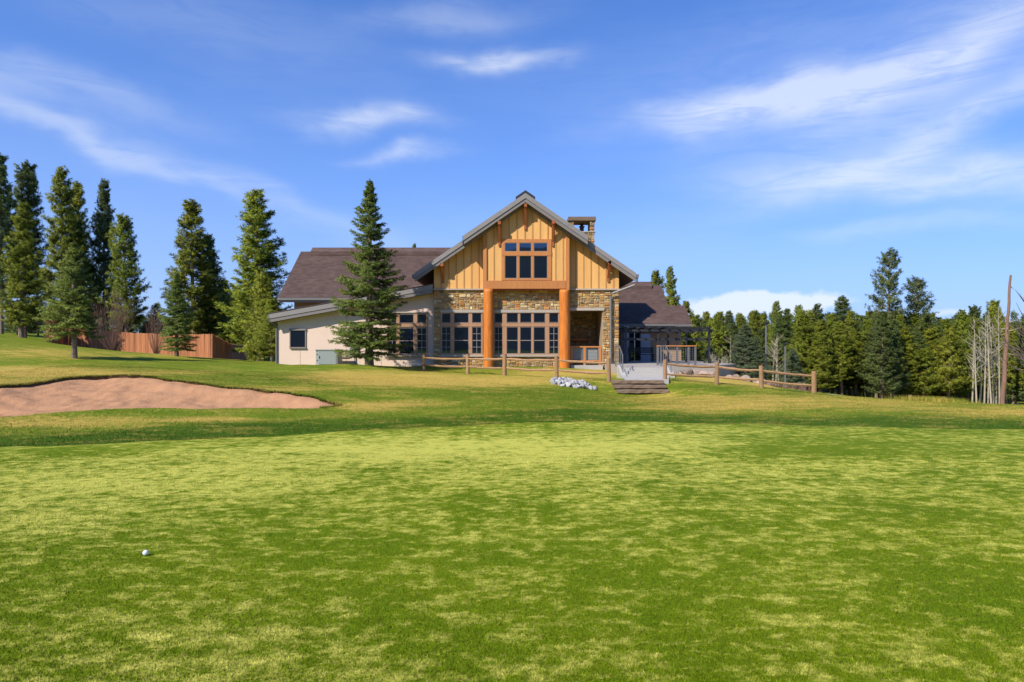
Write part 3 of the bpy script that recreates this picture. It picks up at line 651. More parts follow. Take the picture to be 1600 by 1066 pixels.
# bay corner posts, beam, logs
for (a, b) in ((755, 760.5), (884, 889.4)):
    MB().box(S(a), S(b), BY - .10, BY + .2, Z(453), roof_z(S((a + b) / 2)) - .42).build('corner_post', M_['trim'], house)
MB().box(S(760.5) + .005, S(884) - .005, BY - .12, BY + .25, Z(451.5), Z(439)).build('beam', M_['trim'], house)
MB().box(S(760.5) + .005, S(884) - .005, BY - .06, WY - .07, Z(453.4), Z(451.7)).build('beam_cap', M_['bracket'], house)
lr = random.Random(3)
for (pc, pw, ptop) in ((763.3, 16, 452), (882, 16.6, 453)):
    yc = BY + .02; r0 = pw / 2 * yc / F
    mb = MB(); nn = 24; zz = np.linspace(HZ - .35, fz(ptop, yc), 30); knots = [(lr.uniform(0, 6.28), lr.uniform(zz[0], zz[-1])) for _ in range(14)]
    vs = []; fs = []
    for z in zz:
        for k in range(nn):
            a = 2 * math.pi * k / nn; rr = r0 * (1.03 - .05 * (z - zz[0]) / (zz[-1] - zz[0])) * (1 + .03 * mnoise.noise((math.cos(a) * 1.5, math.sin(a) * 1.5, z * 1.3 + pc)))
            for (ka, kz) in knots:
                da = (a - ka + math.pi) % (2 * math.pi) - math.pi; rr += .018 * math.exp(-(da / .22) ** 2 - ((z - kz) / .07) ** 2)
            vs.append((fx(pc, yc) + rr * math.cos(a), yc + rr * math.sin(a), z))
    for i in range(29):
        for k in range(nn): fs.append((i * nn + k, i * nn + (k + 1) % nn, (i + 1) * nn + (k + 1) % nn, (i + 1) * nn + k))
    fs.append(tuple(range(29 * nn, 30 * nn)))
    mb.add(vs, fs).build('log_column', M_['log'], house, smooth=True)
    MB().tube([(fx(pc, yc), yc, HZ - .45), (fx(pc, yc), yc, HZ - .02)], r0 * 1.25, 20).build('column_base', M_['conc'], house)
# brackets under the rakes
for (pc, pt, pb, yw, out) in ((821, 320, 357, BY, .58), (780.3, 347, 383, BY, .58), (864.3, 346, 383, BY, .58), (691.3, 412, 441, WY, .56), (951.5, 409, 439, WY, .56)):
    d = yw - .3; x = fx(pc, d); zt_, zb_ = fz(pt, d), fz(pb, d); mb = MB()
    mb.box(x - .075, x + .075, yw - out - .02, yw - .02, zt_ - .17, zt_)                                       # outrigger
    mb.prismx([(yw - out + .04, zt_ - .17), (yw - out + .24, zt_ - .17), (yw - .02, zb_ + .26), (yw - .02, zb_ + .02)], x - .06, x + .06)   # brace
    mb.box(x - .055, x + .055, yw - .10, yw - .046, zb_ - .03, zt_ - .18)
    mb.build('bracket', M_['bracket'], house)
# roofs: sloped slabs, stepped shingle courses, fascias
def slope_slab(xa, za, xb, zb, y0, y1, th, name, m):      # slab along y between two (x,z) points, th measured downward
    return MB().prism([(xa, za - th), (xb, zb - th), (xb, zb), (xa, za)], y0, y1).build(name, m, house)
def courses(pa, pb, l0, l1, along, name, exposure=.14, step=.014, parent=house):
    """pa ridge (u,z), pb eave (u,z); courses run along the other axis from l0 to l1"""
    pa, pb = np.array(pa), np.array(pb); n = max(2, int(np.linalg.norm(pb - pa) / exposure)); mb = MB(); t = (pb - pa) / np.linalg.norm(pb - pa); nr = np.array([-t[1], t[0]]); nr = nr if nr[1] > 0 else -nr
    for i in range(n):
        u0 = pa + (pb - pa) * i / n + nr * .004; u1 = pa + (pb - pa) * (i + 1) / n + nr * (step + .004); u2 = pa + (pb - pa) * (i + 1) / n + nr * .003
        if along == 'x': vs = [(l0, *u0), (l1, *u0), (l1, *u1), (l0, *u1), (l0, *u2), (l1, *u2)]
        else: vs = [(u0[0], l0, u0[1]), (u0[0], l1, u0[1]), (u1[0], l1, u1[1]), (u1[0], l0, u1[1]), (u2[0], l0, u2[1]), (u2[0], l1, u2[1])]
        mb.add(vs, [(0, 1, 2, 3), (3, 2, 5, 4)])
    return mb.build(name, M_['shingle'], parent)
HW = 5.74; YF = 35.38; YU = 34.98; HU = 3.21
for sgn in (-1, 1):
    xe = XC + sgn * HW; ze = roof_z(xe)
    a = (xe, ze), (XC, RZ)
    (xa, za), (xb, zb) = (a if sgn < 0 else a[::-1])
    roof = slope_slab(xa, za, xb, zb, YF + .09, 47.5, .26, 'roof', M_['soffit'])
    courses((XC, RZ), (xe, ze), YF + .02, 47.5, 'y', 'shingles', parent=roof)
    f1 = slope_slab(xa, za + .03, xb, zb + .03, YF, YF + .085, .25, 'fascia', M_['fascia'])
    f2 = slope_slab(xa, za - .222, xb, zb - .222, YF + .04, YF + .088, .20, 'fascia', M_['fascia2'])
    # upper tier
    xe = XC + sgn * HU; RU = RZ + .13; ze = RU - SL * HU
    a = (xe, ze), (XC, RU); (xa, za), (xb, zb) = (a if sgn < 0 else a[::-1])
    roof = slope_slab(xa, za, xb, zb, YU + .09, 46.5, .22, 'roof', M_['soffit'])
    courses((XC, RU), (xe, ze), YU + .02, 46.5, 'y', 'shingles', parent=roof)
    slope_slab(xa, za + .03, xb, zb + .03, YU, YU + .085, .26, 'fascia', M_['fascia'])
    slope_slab(xa, za - .232, xb, zb - .232, YU + .04, YU + .088, .20, 'fascia', M_['fascia2'])
    slope_slab(*( (xa, za - .23, xb, zb - .23)), YU + .09, BY + .02, .19, 'soffit', M_['soffit'])
    MB().prism([(xe - .02, ze - .40), (xe + .02, ze - .40), (xe + .02, ze + .02), (xe - .02, ze + .02)], YU + .01, 46.5).build('drip_edge', M_['metal_dark'], house)
    # ridge vent
    z0 = RU + .02; o = .50
    pts = [(XC - o, z0 - SL * o), (XC, z0), (XC, z0 + .17), (XC - o, z0 + .17 - SL * o)] if sgn < 0 else [(XC, z0), (XC + o, z0 - SL * o), (XC + o, z0 + .17 - SL * o), (XC, z0 + .17)]
    MB().prism(pts, YU + .06, 46).build('ridge_vent', M_['metal_dark'], house)
    # eave gutter along the side
    xg = XC + sgn * (HW + .07); zg = roof_z(XC + HW) - .14
    MB().prism([(xg - .07, zg - .08), (xg + .07, zg - .08), (xg + .09, zg + .10), (xg - .07, zg + .10)], YF + .02, 46).build('gutter', M_['gutter'], house)
# downspout at the right corner
gx_ = XC + HW + .07; gz_ = roof_z(XC + HW) - .22; dx_ = fx(954.6, 35.75)
MB().tube([(gx_, YF + .1, gz_ + .02), (gx_, YF + .1, gz_ - .22), (gx_ - .12, YF + .14, gz_ - .36), (dx_ + .08, WY - .2, fz(459)), (dx_, WY - .16, fz(463)), (dx_, WY - .16, HZ + .1), (dx_ + .12, WY - .4, HZ - .05)], .055, 8).build('downspout', M_['gutter'], house)
# main block behind: roof with ridge along x
def xroof(x0, x1, ye, ze, yr, zr, yb, name='roof', th=.25, vent=None):
    zb = zr - (zr - ze) / (yr - ye) * (yb - yr)
    r_ = MB().prismx([(ye + .06, ze - th), (ye + .06, ze + .0), (yr, zr - .03), (yb, zb), (yb, zb - th), (yr, zr - th - .03)][::-1], x0 + .03, x1 - .03).build(name, M_['soffit'], house)
    courses((yr, zr), (ye, ze), x0, x1, 'x', 'shingles', parent=r_); courses((yr, zr), (yb, zb), x0, x1, 'x', 'shingles', parent=r_)
    MB().box(x0, x1, ye - .02, ye + .055, ze - th - .03, ze - .01).build('fascia', M_['fascia'], r_)
    MB().box(x0, x1, ye - .12, ye - .025, ze - .16, ze - .02).build('gutter', M_['gutter'], r_)
    for xx in ((x0, x0 + .05), (x1 - .05, x1)): 
        MB().prismx([(ye + .06, ze - th), (yr, zr - th), (yr, zr - .01), (ye + .06, ze - .01)][::1], xx[0], xx[1]).build('rake_board', M_['fascia'], r_)
    if vent: MB().prismx([(yr - .45, zr - .29), (yr - .45, zr - .06), (yr, zr + .26), (yr + .45, zr - .06), (yr + .45, zr - .29)][::-1], vent[0], vent[1]).build('ridge_vent', M_['shingle'], r_)
    return r_
xroof(-13.72, 4.5, 40.0, 4.60, 44.4, 7.92, 49, vent=(fx(487, 44.2), 4.3))
MB().box(fx(459.6, 40.6), 5, 40.6, 48.4, .2, 4.5).build('tan_wall', M_['stucco_tan'], house)
# cream shed wing
SXL, SXR = fx(433.8, 36.3), XL + .0; s0 = (fx(422.5, 35.8), fz(491, 35.8)); s1 = (fx(676, 35.8), fz(445.5, 35.8)); ss = (s1[1] - s0[1]) / (s1[0] - s0[0])
sr = lambda x: s0[1] + ss * (x - s0[0])
w = MB(); x0, x1 = SXL, XL - .003
cw = (fx(454.2, 36.3), fx(477, 36.3), fz(542.5, 36.3), fz(516.5, 36.3))
w.prism([(x0, -.1), (x1, -.1), (x1, sr(x1) - .3), (x0, sr(x0) - .3)], 36.3, 40.5)
cream = w.build('cream_wall', M_['stucco'], house)
for px_ in (469, 541, 596): MB().box(fx(px_, 36.3) - .006, fx(px_, 36.3) + .006, 36.292, 36.3, .5, (sr(fx(px_, 36.3)) - .5) if px_ != 469 else 1.5).build('stucco_joint', M_['stucco_tan'], cream)
r_ = MB().prism([(s0[0], s0[1] - .2), (s1[0], s1[1] - .2), s1, s0], 35.85, 40.55).build('roof', M_['soffit'], house)
MB().prism([(s0[0] - .03, s0[1] - .24), (s1[0], s1[1] - .24), (s1[0], s1[1] + .03), (s0[0] - .03, s0[1] + .03)], 35.76, 35.845).build('fascia', M_['fascia'], r_)
MB().prism([(s0[0] - .0, s0[1] - .42), (s1[0], s1[1] - .42), (s1[0], s1[1] - .242), (s0[0], s0[1] - .242)], 35.79, 35.842).build('fascia', M_['fascia2'], r_)
MB().prism([(s0[0] - .06, s0[1] + .031), (s1[0], s1[1] + .031), (s1[0], s1[1] + .06), (s0[0] - .06, s0[1] + .06)], 35.73, 40.5).build('roof_sheet', M_['shingle'], r_)
MB().prism([(s0[0] + .05, s0[1] - .40), (s1[0], s1[1] - .40), (s1[0], s1[1] - .36), (s0[0] + .05, s0[1] - .36)], 35.85, 36.297).build('soffit', M_['soffit'], r_)
MB().box(s0[0] - .14, s0[0] - .035, 35.78, 40.4, s0[1] - .2, s0[1] - .02).build('gutter', M_['gutter'], r_)
MB().tube([(s0[0] - .09, 35.95, s0[1] - .2), (s0[0] - .09, 35.95, s0[1] - .36), (SXL - .02, 36.2, s0[1] - .62), (SXL - .045, 36.25, s0[1] - .75), (SXL - .045, 36.25, .5)], .05, 8).build('downspout', M_['gutter'], r_)
# small window of the wing
c = MB(); yy = 36.28
c.box(cw[0] - .06, cw[1] + .06, yy - .06, yy + .015, cw[3], cw[3] + .09); c.box(cw[0] - .05, cw[1] + .05, yy - .08, yy + .015, cw[2] - .07, cw[2]); c.box(cw[0] - .05, cw[0], yy - .03, yy + .015, cw[2], cw[3]); c.box(cw[1], cw[1] + .05, yy - .03, yy + .015, cw[2], cw[3])
sw = c.build('window', M_['sash'], house)
MB().box(cw[0] + .003, cw[1] - .003, yy - .012, yy + .01, cw[2] + .003, cw[3] - .003).build('pane', M_['glass'], sw)
window_group(604.5, 668.5, [(606.5, 619.5), (624.2, 646.6), (652, 666.2)], 489.6, 491, 505.2, 512.4, 553, 36.27, (1, 0, 1), rail=(506, 511))
MB().box(fx(603, 36.2), fx(669.5, 36.2), 36.13, 36.3, fz(557, 36.2), fz(554.6, 36.2)).build('sill', M_['sill'], house)
MB().box(fx(604, 36.2), fx(669.5, 36.2), 36.2, 36.3, fz(489.4, 36.2), fz(487.2, 36.2)).build('window_head', M_['sill'], house)
# chimney
cy0, cy1 = 40.6, 42.0; X0, X1 = fx(889.5, 40.6), fx(929.5, 40.6); zc1, zc0, zo = fz(339, 40.6), fz(361.5, 40.6), fz(345, 40.6)
ch = MB(); ch.box(X0 + .03, X1 - .03, cy0 + .03, cy1 - .03, 5.5, zc0)
for (a, b) in ((X0 + .03, X0 + .27), (X1 - .27, X1 - .03)):
    for (c_, d_) in ((cy0 + .03, cy0 + .27), (cy1 - .27, cy1 - .03)): ch.box(a, b, c_, d_, zc0, zo)
chim = ch.build('chimney', M_['mortar'], house)
stone_field(chim, [(X0, X1, 6.5, zc0 - .07), (X0, X0 + .3, zc0, zo), (X1 - .3, X1, zc0, zo)], cy0 + .03, .3, .45)
MB().box(X0 - .06, X1 + .06, cy0 - .08, cy1 + .06, zo, zc1).build('chimney_cap', M_['tie'], chim)
MB().box(X0 - .04, X1 + .04, cy0 - .05, cy1 + .04, zc0 - .07, zc0 - .001).build('chimney_ledge', M_['sill'], chim)
fxm = fx(909, 41.3); zf = zc0
MB().tube([(fxm, 41.3, zf - .1), (fxm, 41.3, zf + .32)], .13, 12).tube([(fxm, 41.3, zf + .32), (fxm, 41.3, zf + .40), (fxm, 41.3, zf + .42), (fxm, 41.3, zf + .55)], [.13, .2, .11, .1], 12).build('flue', M_['metal_dark'], chim)
# right wing behind: tall and low roofs, entrance wall
xroof(4.0, 10.48, 44, 3.22, 48, 6.05, 52, vent=(5, fx(1018, 47.7)))
xroof(10.49, 11.60, 44.0, 3.19, 45.85, 4.5, 47.6)
PZ = .80                                     # patio level
ww = MB(); yv = 45.2
ww.box(5.6, fx(973, yv), yv, yv + .2, PZ - .4, 3.0); ww.box(fx(1001, yv), 11.2, yv, yv + .2, PZ - .4, 3.0); ww.box(fx(973, yv), fx(1001, yv), yv, yv + .2, PZ + 2.1, 3.0); ww.box(11.0, 11.2, yv + .2, 51, PZ - 2.4, 3.0)
ent = ww.build('entrance_wall', M_['stucco_tan'], house)
for (a, b) in ((982.5, 991.6), (992, 1001)):
    xa, xb = fx(a, yv), fx(b, yv); t = .08; g = MB(); za, zb = PZ, PZ + 2.1
    g.box(xa, xa + t, yv + .04, yv + .1, za, zb); g.box(xb - t, xb, yv + .04, yv + .1, za, zb); g.box(xa + t, xb - t, yv + .04, yv + .1, za, za + .25); g.box(xa + t, xb - t, yv + .04, yv + .1, zb - t, zb)
    dr = g.build('door', M_['door'], house); MB().box(xa + t, xb - t, yv + .06, yv + .08, za + .25, zb - t).build('pane', M_['glass'], dr)
    MB().box(xb - .06 if a < 990 else xa + .02, xb - .03 if a < 990 else xa + .05, yv - .02, yv + .039, za + .9, za + 1.3).build('handle', M_['galv'], dr)
MB().box(fx(973, yv), fx(982.5, yv), yv + .02, yv + .15, PZ - .2, PZ + 2.1).build('side_panel', M_['greypaint'], house)
MB().box(fx(975, 43.6), fx(982.5, 43.6), 43.5, 43.8, PZ - .3, 3.05).build('porch_column', M_['greypaint'], house)
MB().box(fx(1001, 43.9), fx(1016, 43.9), 43.85, 44.0, PZ - .2, PZ + 1.75).build('screen_wall', M_['greypaint'], house)
#PART3
# ------------------------------------------------------------------ patio, steps, railings, pergola
pat = MB(); foot = [(4.87, 30.35), (6.95, 30.35), (7.0, 32.7), (9.9, 32.9), (11.9, 36), (11.9, 45.1), (5.72, 45.1), (5.72, 36.4), (4.87, 36.0 - .25)]
n_ = len(foot); pat.add([(x, y, -.6) for x, y in foot] + [(x, y, PZ) for x, y in foot], [tuple(range(n_ - 1, -1, -1)), tuple(range(n_, 2 * n_))] + [(i, (i + 1) % n_, (i + 1) % n_ + n_, i + n_) for i in range(n_)])
tag(pat.build('patio', M_['paving']), 'raised concrete patio in front of the entrance porch', 'patio', kind='structure')
st = empty('concrete_steps', (5.8, 29.6, .35), 'pale grey concrete steps with low cheek walls below the entrance', 'steps')
for k in range(3): MB().box(4.87, 6.74, 29.3 + k * .34, 29.3 + k * .34 + .36 + (.02 if k < 2 else 0), .10, .40 + .133 * k + (0 if k < 2 else .0) + .10).build('step', M_['conc'], st)
for xs in ((4.66, 4.865), (6.745, 6.93)): MB().prismx([(29.0, .05), (30.34, .05), (30.34, PZ + .06), (30.1, PZ + .06), (29.0, .46)][::1], xs[0], xs[1]).build('cheek_wall', M_['conc'], st)
lp = MB(); lx0, lx1 = 4.45, 6.75
lp.add([(lx0, 26.75, -.1), (lx1 - .6, 26.75, -.1), (lx1, 29.3, -.1), (4.7, 29.3, -.1), (lx0, 26.75, .375), (lx1 - .6, 26.75, .375), (lx1, 29.3, .425), (4.7, 29.3, .425)], [(0, 3, 2, 1), (4, 5, 6, 7), (0, 1, 5, 4), (1, 2, 6, 5), (2, 3, 7, 6), (3, 0, 4, 7)])
tag(lp.build('path', M_['conc']), 'concrete landing between timber steps and concrete steps', 'path', kind='structure')
ts = empty('timber_steps', (4.9, 26.2, -.05), 'weathered railroad tie steps set in the lawn below the concrete', 'steps')
tr = random.Random(5)
for k, (d, zt_) in enumerate(((25.75, .055), (26.15, .215), (26.55, .375))):
    xa, xb = fx(958.5 + (3 if k == 0 else 0), 26.1), fx(1040, 26.1)
    mb = MB(); m_ = 12; prof = [(-.20, -.118), (-.20, -.015), (-.18, 0), (.20, 0), (.20, -.118)]
    vs = []; fs = []
    for i in range(m_ + 1):
        x = xa + (xb - xa) * i / m_
        for (py_, pz_) in prof: vs.append((x, d + py_ + tr.uniform(-.012, .012), zt_ + pz_ + tr.uniform(-.010, .008)))
    q = len(prof)
    for i in range(m_):
        for j in range(q): fs.append((i * q + j, i * q + (j + 1) % q, (i + 1) * q + (j + 1) % q, (i + 1) * q + j))
    fs += [tuple(range(q - 1, -1, -1)), tuple(range(m_ * q, m_ * q + q))]
    mb.add(vs, fs).build('timber', M_['tie'], ts)
    if k < 3: MB().box(xa + .05, xb - .05, d - .07, d + .38, zt_ - .35, zt_ - .012).build('tread_fill', SOIL, ts)
# stair handrails
def stair_rail(x, label):
    r_ = empty('stair_handrail', (x, 30, PZ), label, 'handrail')
    pts = [(x, 29.35, .44), (x, 29.35, 1.30), (x, 30.3, 1.72), (x, 31.4, 1.74), (x, 31.4, PZ)]
    MB().tube(pts, .024, 8).build('rail', M_['galv'], r_)
    for k in range(5):
        t = k / 5 + .1; y = 29.35 + t * 2.05; zt_ = 1.30 + .42 * min(1, (y - 29.35) / .95); zb = (.46 + .35 * min(1, (y - 29.35) / 1.0))
        MB().tube([(x, y, zb - .05), (x, y, zt_)], .012, 6).build('baluster', M_['galv'], r_)
    MB().tube([(x, 29.35, .62), (x, 30.3, .98), (x, 31.4, 1.0)], .014, 6).build('lower_rail', M_['galv'], r_)
stair_rail(4.765, 'grey metal handrail on the stone wall side of the steps'); stair_rail(6.84, 'grey metal handrail on the deck side of the steps')
# deck railing with cedar cap and wire mesh
dr = empty('deck_railing', (8.2, 32.9, PZ), 'deck railing with orange cedar cap and square wire mesh', 'railing')
xa, xb, yd = fx(1026, 33), fx(1087, 33), 33.0; zt_ = fz(541.5, 33)
MB().box(xa, xb, yd - .07, yd + .07, zt_, zt_ + .055).build('cap', M_['trim'], dr)
MB().box(xb - .07, xb + .07, yd + .075, 36, zt_, zt_ + .055).build('cap', M_['trim'], dr)
for x in (xa + .05, (xa + xb) / 2 + .05, xb - .35, xb - .02): MB().box(x - .045, x + .045, yd - .045, yd + .045, PZ - .3, zt_).build('post', M_['galv'], dr)
wm = MB()
for k in range(17): wm.tube([(xa + .1 + (xb - xa - .15) * k / 16, yd - .02, PZ + .06), (xa + .1 + (xb - xa - .15) * k / 16, yd - .02, zt_)], .006, 4)
for k in range(8): wm.tube([(xa + .05, yd - .02, PZ + .08 + (zt_ - PZ - .1) * k / 7), (xb - .03, yd - .02, PZ + .08 + (zt_ - PZ - .1) * k / 7)], .006, 4)
wm.build('wire_mesh', M_['galv'], dr)
pg = empty('pergola', (8.5, 38, PZ), 'dark steel pergola frame over the patio beside the entrance', 'pergola')
posts = [(6.1, 36.6), (fx(1028, 37), 37), (fx(1058, 37), 37), (fx(1108, 37), 37), (fx(1044, 40.5), 40.5), (fx(1072, 40.5), 40.5), (6.4, 40.5)]
for (x, y) in posts: MB().box(x - .05, x + .05, y - .05, y + .05, (PZ - .02) if x < 10.5 else -.6, 2.72).build('post', M_['metal_dark'], pg)
for (y, z) in ((36.9, 2.52), (37.1, 2.05), (40.5, 2.55), (40.6, 2.1)): MB().box(5.9, fx(1110, 37) + .1, y - .04, y + .04, z, z + .12).build('beam', M_['metal_dark'], pg)
for k in range(9):
    x = 6.2 + k * .55; MB().box(x - .025, x + .025, 36.4, 41.0, 2.68, 2.78).build('slat', M_['metal_dark'], pg)
bn = empty('patio_bench', (8.1, 42.2, PZ), 'low dark bench on the patio in front of the entrance', 'bench')
for k in range(4): MB().box(7.2, 8.8, 42.0 + k * .11, 42.09 + k * .11, PZ + .42, PZ + .46).build('seat_slat', M_['metal_dark'], bn)
for k in range(3): MB().box(7.2, 8.8, 42.46, 42.5, PZ + .55 + k * .12, PZ + .63 + k * .12).build('back_slat', M_['metal_dark'], bn)
for x in (7.3, 8.7): MB().box(x - .03, x + .03, 42.02, 42.08, PZ, PZ + .42).box(x - .03, x + .03, 42.4, 42.46, PZ, PZ + .9).build('leg', M_['metal_dark'], bn)
# ------------------------------------------------------------------ split rail fences
fr_ = random.Random(21)
def rail_fence(pts, label):
    root = empty('split_rail_fence', (*P(*pts[0][:3])[:2], tz(*P(*pts[0][:3])[:2])), label, 'fence', 'split rail fences')
    tops = []
    for (px, py, d, pt) in pts:
        x, y, _ = P(px, py, d); z = tz(x, y); h = fz(pt, d) - z; mb = MB(); r0 = .085 * fr_.uniform(.92, 1.1); lean = (fr_.uniform(-.02, .02), fr_.uniform(-.02, .02))
        vs = []; fs = []; nn = 9; zs = [-.25, 0, .3 * h, .6 * h, .9 * h, h - .015, h]
        for i, q in enumerate(zs):
            for k in range(nn):
                a = 2 * math.pi * k / nn; rr = r0 * (1 + .12 * mnoise.noise((math.cos(a) * 2 + px, math.sin(a) * 2, q * 2))) * (.85 if i == 6 else 1)
                vs.append((x + lean[0] * q + rr * math.cos(a), y + lean[1] * q + rr * math.sin(a), z + q))
        for i in range(len(zs) - 1):
            for k in range(nn): fs.append((i * nn + k, i * nn + (k + 1) % nn, (i + 1) * nn + (k + 1) % nn, (i + 1) * nn + k))
        fs.append(tuple(range((len(zs) - 1) * nn, len(zs) * nn)))
        mb.add(vs, fs).build('post', M_['rail'], root, smooth=False); tops.append((x, y, z, h))
    for (x0, y0, z0, h0), (x1, y1, z1, h1) in zip(tops[:-1], tops[1:]):
        for fr0 in (.80, .36):
            a = Vector((x0, y0, z0 + h0 * (fr0 + fr_.uniform(-.02, .02)))); b = Vector((x1, y1, z1 + h1 * (fr0 + fr_.uniform(-.02, .02)))); pp = []; rr = []
            for k in range(9):
                t = k / 8; p = a.lerp(b, t); p += Vector((0, fr_.uniform(-.012, .012), -.035 * math.sin(math.pi * t) + fr_.uniform(-.012, .012))); pp.append(p); rr.append(.052 * fr_.uniform(.85, 1.2) * (.6 if k in (0, 8) else 1))
            MB().tube(pp, rr, 6).build('rail', M_['rail'], root)
rail_fence([(662, 580.5, 33.8, 553.5), (731, 583.5, 31.6, 554), (788.5, 587, 28.6, 553.5), (870, 590.5, 27.8, 555.7), (951.5, 595.5, 27, 560)], 'weathered two-rail split fence running past the log columns')
rail_fence([(1039, 594.6, 27.2, 562), (1120, 601, 27, 566.6), (1190, 607, 26.4, 571.5), (1272, 615, 26, 580)], 'tan two-rail split fence sloping down beside the timber steps')
# ------------------------------------------------------------------ cedar privacy fence
pf = [P(72, 538, 45), P(84, 538, 45), P(99, 549, 47), P(332, 562, 44), P(385, 567, 58)]
root = empty('privacy_fence', (pf[2][0], pf[2][1], tz(pf[2][0], pf[2][1])), 'reddish cedar plank privacy fence among the pines', 'fence')
pm = MB().add([(-.068, -.011, 0), (.068, -.011, 0), (.068, .011, 0), (-.068, .011, 0), (-.068, -.011, 1.64), (.068, -.011, 1.64), (.068, .011, 1.64), (-.068, .011, 1.64), (-.04, -.011, 1.68), (.04, -.011, 1.68), (.04, .011, 1.68), (-.04, .011, 1.68)],
     [(0, 3, 2, 1), (0, 1, 5, 4), (1, 2, 6, 5), (2, 3, 7, 6), (3, 0, 4, 7), (4, 5, 9, 8), (6, 7, 11, 10), (5, 6, 10, 9), (7, 4, 8, 11), (8, 9, 10, 11)])
src = None
for (a, b) in zip(pf[:-1], pf[1:]):
    va = Vector(a[:2]); vb = Vector(b[:2]); L_ = (vb - va).length; n_ = int(L_ / .143); ang = math.atan2(vb.y - va.y, vb.x - va.x)
    for k in range(n_):
        p = va.lerp(vb, (k + .5) / n_)
        if src is None:
            src = pm.build('plank', M_['plank'], None, None); o = src; o.parent = root
        else: o = src.copy(); COL.objects.link(o)
        o.location = Vector((p.x, p.y, tz(p.x, p.y) - .05 + fr_.uniform(-.015, .015))) - root.location; o.rotation_euler = (fr_.uniform(-.012, .012), fr_.uniform(-.006, .006), ang)
    for hz_ in (.35, 1.3):
        pts = [(*va.lerp(vb, t), tz(*va.lerp(vb, t)) + hz_) for t in np.linspace(0, 1, 5)]
        nrm_ = Vector((-math.sin(ang), math.cos(ang), 0)) * .05
        MB().tube([Vector(q) + nrm_ for q in pts], .035, 4).build('rail', M_['plank'], root)
# ------------------------------------------------------------------ service things by the wing
ax0, ax1, ay0, ay1 = fx(493.5, 34.7), fx(527, 34.7), 34.7, 35.75; az = tz((ax0 + ax1) / 2, 35.0) - .02; at = fz(546, 34.7)
ac = empty('transformer_cabinet', ((ax0 + ax1) / 2, 35.2, az), 'grey green metal utility cabinet on the lawn by the cream wall', 'cabinet')
MB().box(ax0 - .06, ax1 + .06, ay0 - .06, ay1 + .06, az - .2, az + .06).build('pad', M_['conc'], ac)
MB().box(ax0, ax1, ay0, ay1, az + .06, at - .05).build('case', M_['unit'], ac)
MB().box(ax0 - .03, ax1 + .03, ay0 - .05, ay1 + .03, at - .05, at).build('lid', M_['unit'], ac)
dp = MB().box(ax0 + .14, ax1 - .06, ay0 - .025, ay0, az + .09, at - .09).build('door', M_['unit2'], ac)
MB().box(ax0 + .17, ax0 + .2, ay0 - .05, ay0 - .0255, az + .38, az + .5).build('handle', M_['metal_dark'], dp)
for k in range(2): MB().box(ax0 + .05, ax0 + .09, ay0 - .012, ay0, az + .25 + k * .3, az + .31 + k * .3).build('latch', M_['metal_dark'], ac)
for k in range(5): MB().box(ax1, ax1 + .012, ay0 + .15, ay1 - .15, az + .2 + k * .1, az + .25 + k * .1).build('louvre', M_['unit2'], ac)
ym = 36.3; me_ = empty('electric_meter', (fx(553, ym), ym, tz(fx(553, ym), 36)), 'white electric meter boxes with conduit on the cream wall behind the spruce', 'meter')
MB().box(fx(546.5, ym), fx(551.5, ym), ym - .16, ym, fz(552.5, ym), fz(541, ym)).build('meter_box', M_['white'], me_)
MB().box(fx(552.5, ym), fx(559, ym), ym - .14, ym, fz(549, ym), fz(538.5, ym)).build('meter_box', M_['white'], me_)
MB().tube([(fx(555.5, ym), ym - .20, fz(544, ym)), (fx(555.5, ym), ym - .14, fz(544, ym))], .09, 12).build('meter_dial', M_['galv'], me_)
MB().tube([(fx(555, ym), ym - .07, fz(549, ym)), (fx(555, ym), ym - .07, tz(fx(555, ym), 36) - .1)], .03, 6).build('conduit', M_['galv'], me_)
MB().tube([(fx(549, ym), ym - .07, fz(552.5, ym)), (fx(548, ym), ym - .07, fz(556, ym)), (fx(543, ym), ym - .07, fz(557.5, ym)), (fx(533, ym), ym - .07, fz(557.5, ym))], .03, 6).build('conduit', M_['galv'], me_)
# ------------------------------------------------------------------ rocks
def rock_mesh(seed, sx, sy, sz_, rough=.35):
    import bmesh
    bm = bmesh.new(); bmesh.ops.create_icosphere(bm, subdivisions=2, radius=1)
    rr = random.Random(seed); off = Vector((rr.uniform(0, 50), rr.uniform(0, 50), rr.uniform(0, 50)))
    planes = [(Vector((rr.gauss(0, 1), rr.gauss(0, 1), rr.gauss(0, 1))).normalized(), rr.uniform(.55, .85)) for _ in range(9)]
    for v in bm.verts:
        p = v.co * (1 + rough * mnoise.noise(v.co * 1.3 + off))
        for nrm_, d_ in planes:
            e = p.dot(nrm_) - d_
            if e > 0: p -= nrm_ * e
        v.co = Vector((p.x * sx, p.y * sy, p.z * sz_))
    me = bpy.data.meshes.new('rock'); bm.to_mesh(me); bm.free(); return me
rk = random.Random(9); rmesh = [rock_mesh(i, .15, .13, .10) for i in range(8)]
for m_ in rmesh: m_.materials.append(M_['rock'])
for i in range(84):
    a = rk.uniform(0, 6.28); q = math.sqrt(rk.random()); px = 895 + 36 * q * math.cos(a); d = 25.6 + .85 * q * math.sin(a)
    x = fx(px, d); z = tz(x, d); s = rk.uniform(.45, .95)
    o = bpy.data.objects.new('rock', rk.choice(rmesh)); COL.objects.link(o); o.location = (x, d, z + .015 + (1 - q) * .09 * rk.random() + (.05 if i > 48 else 0)); o.rotation_euler = (rk.uniform(0, 6), rk.uniform(0, 6), rk.uniform(0, 6)); o.scale = (s, s, s)
    tag(o, 'white landscaping rock heaped on the lawn beside the timber steps', 'rock', 'white rocks in the heap')
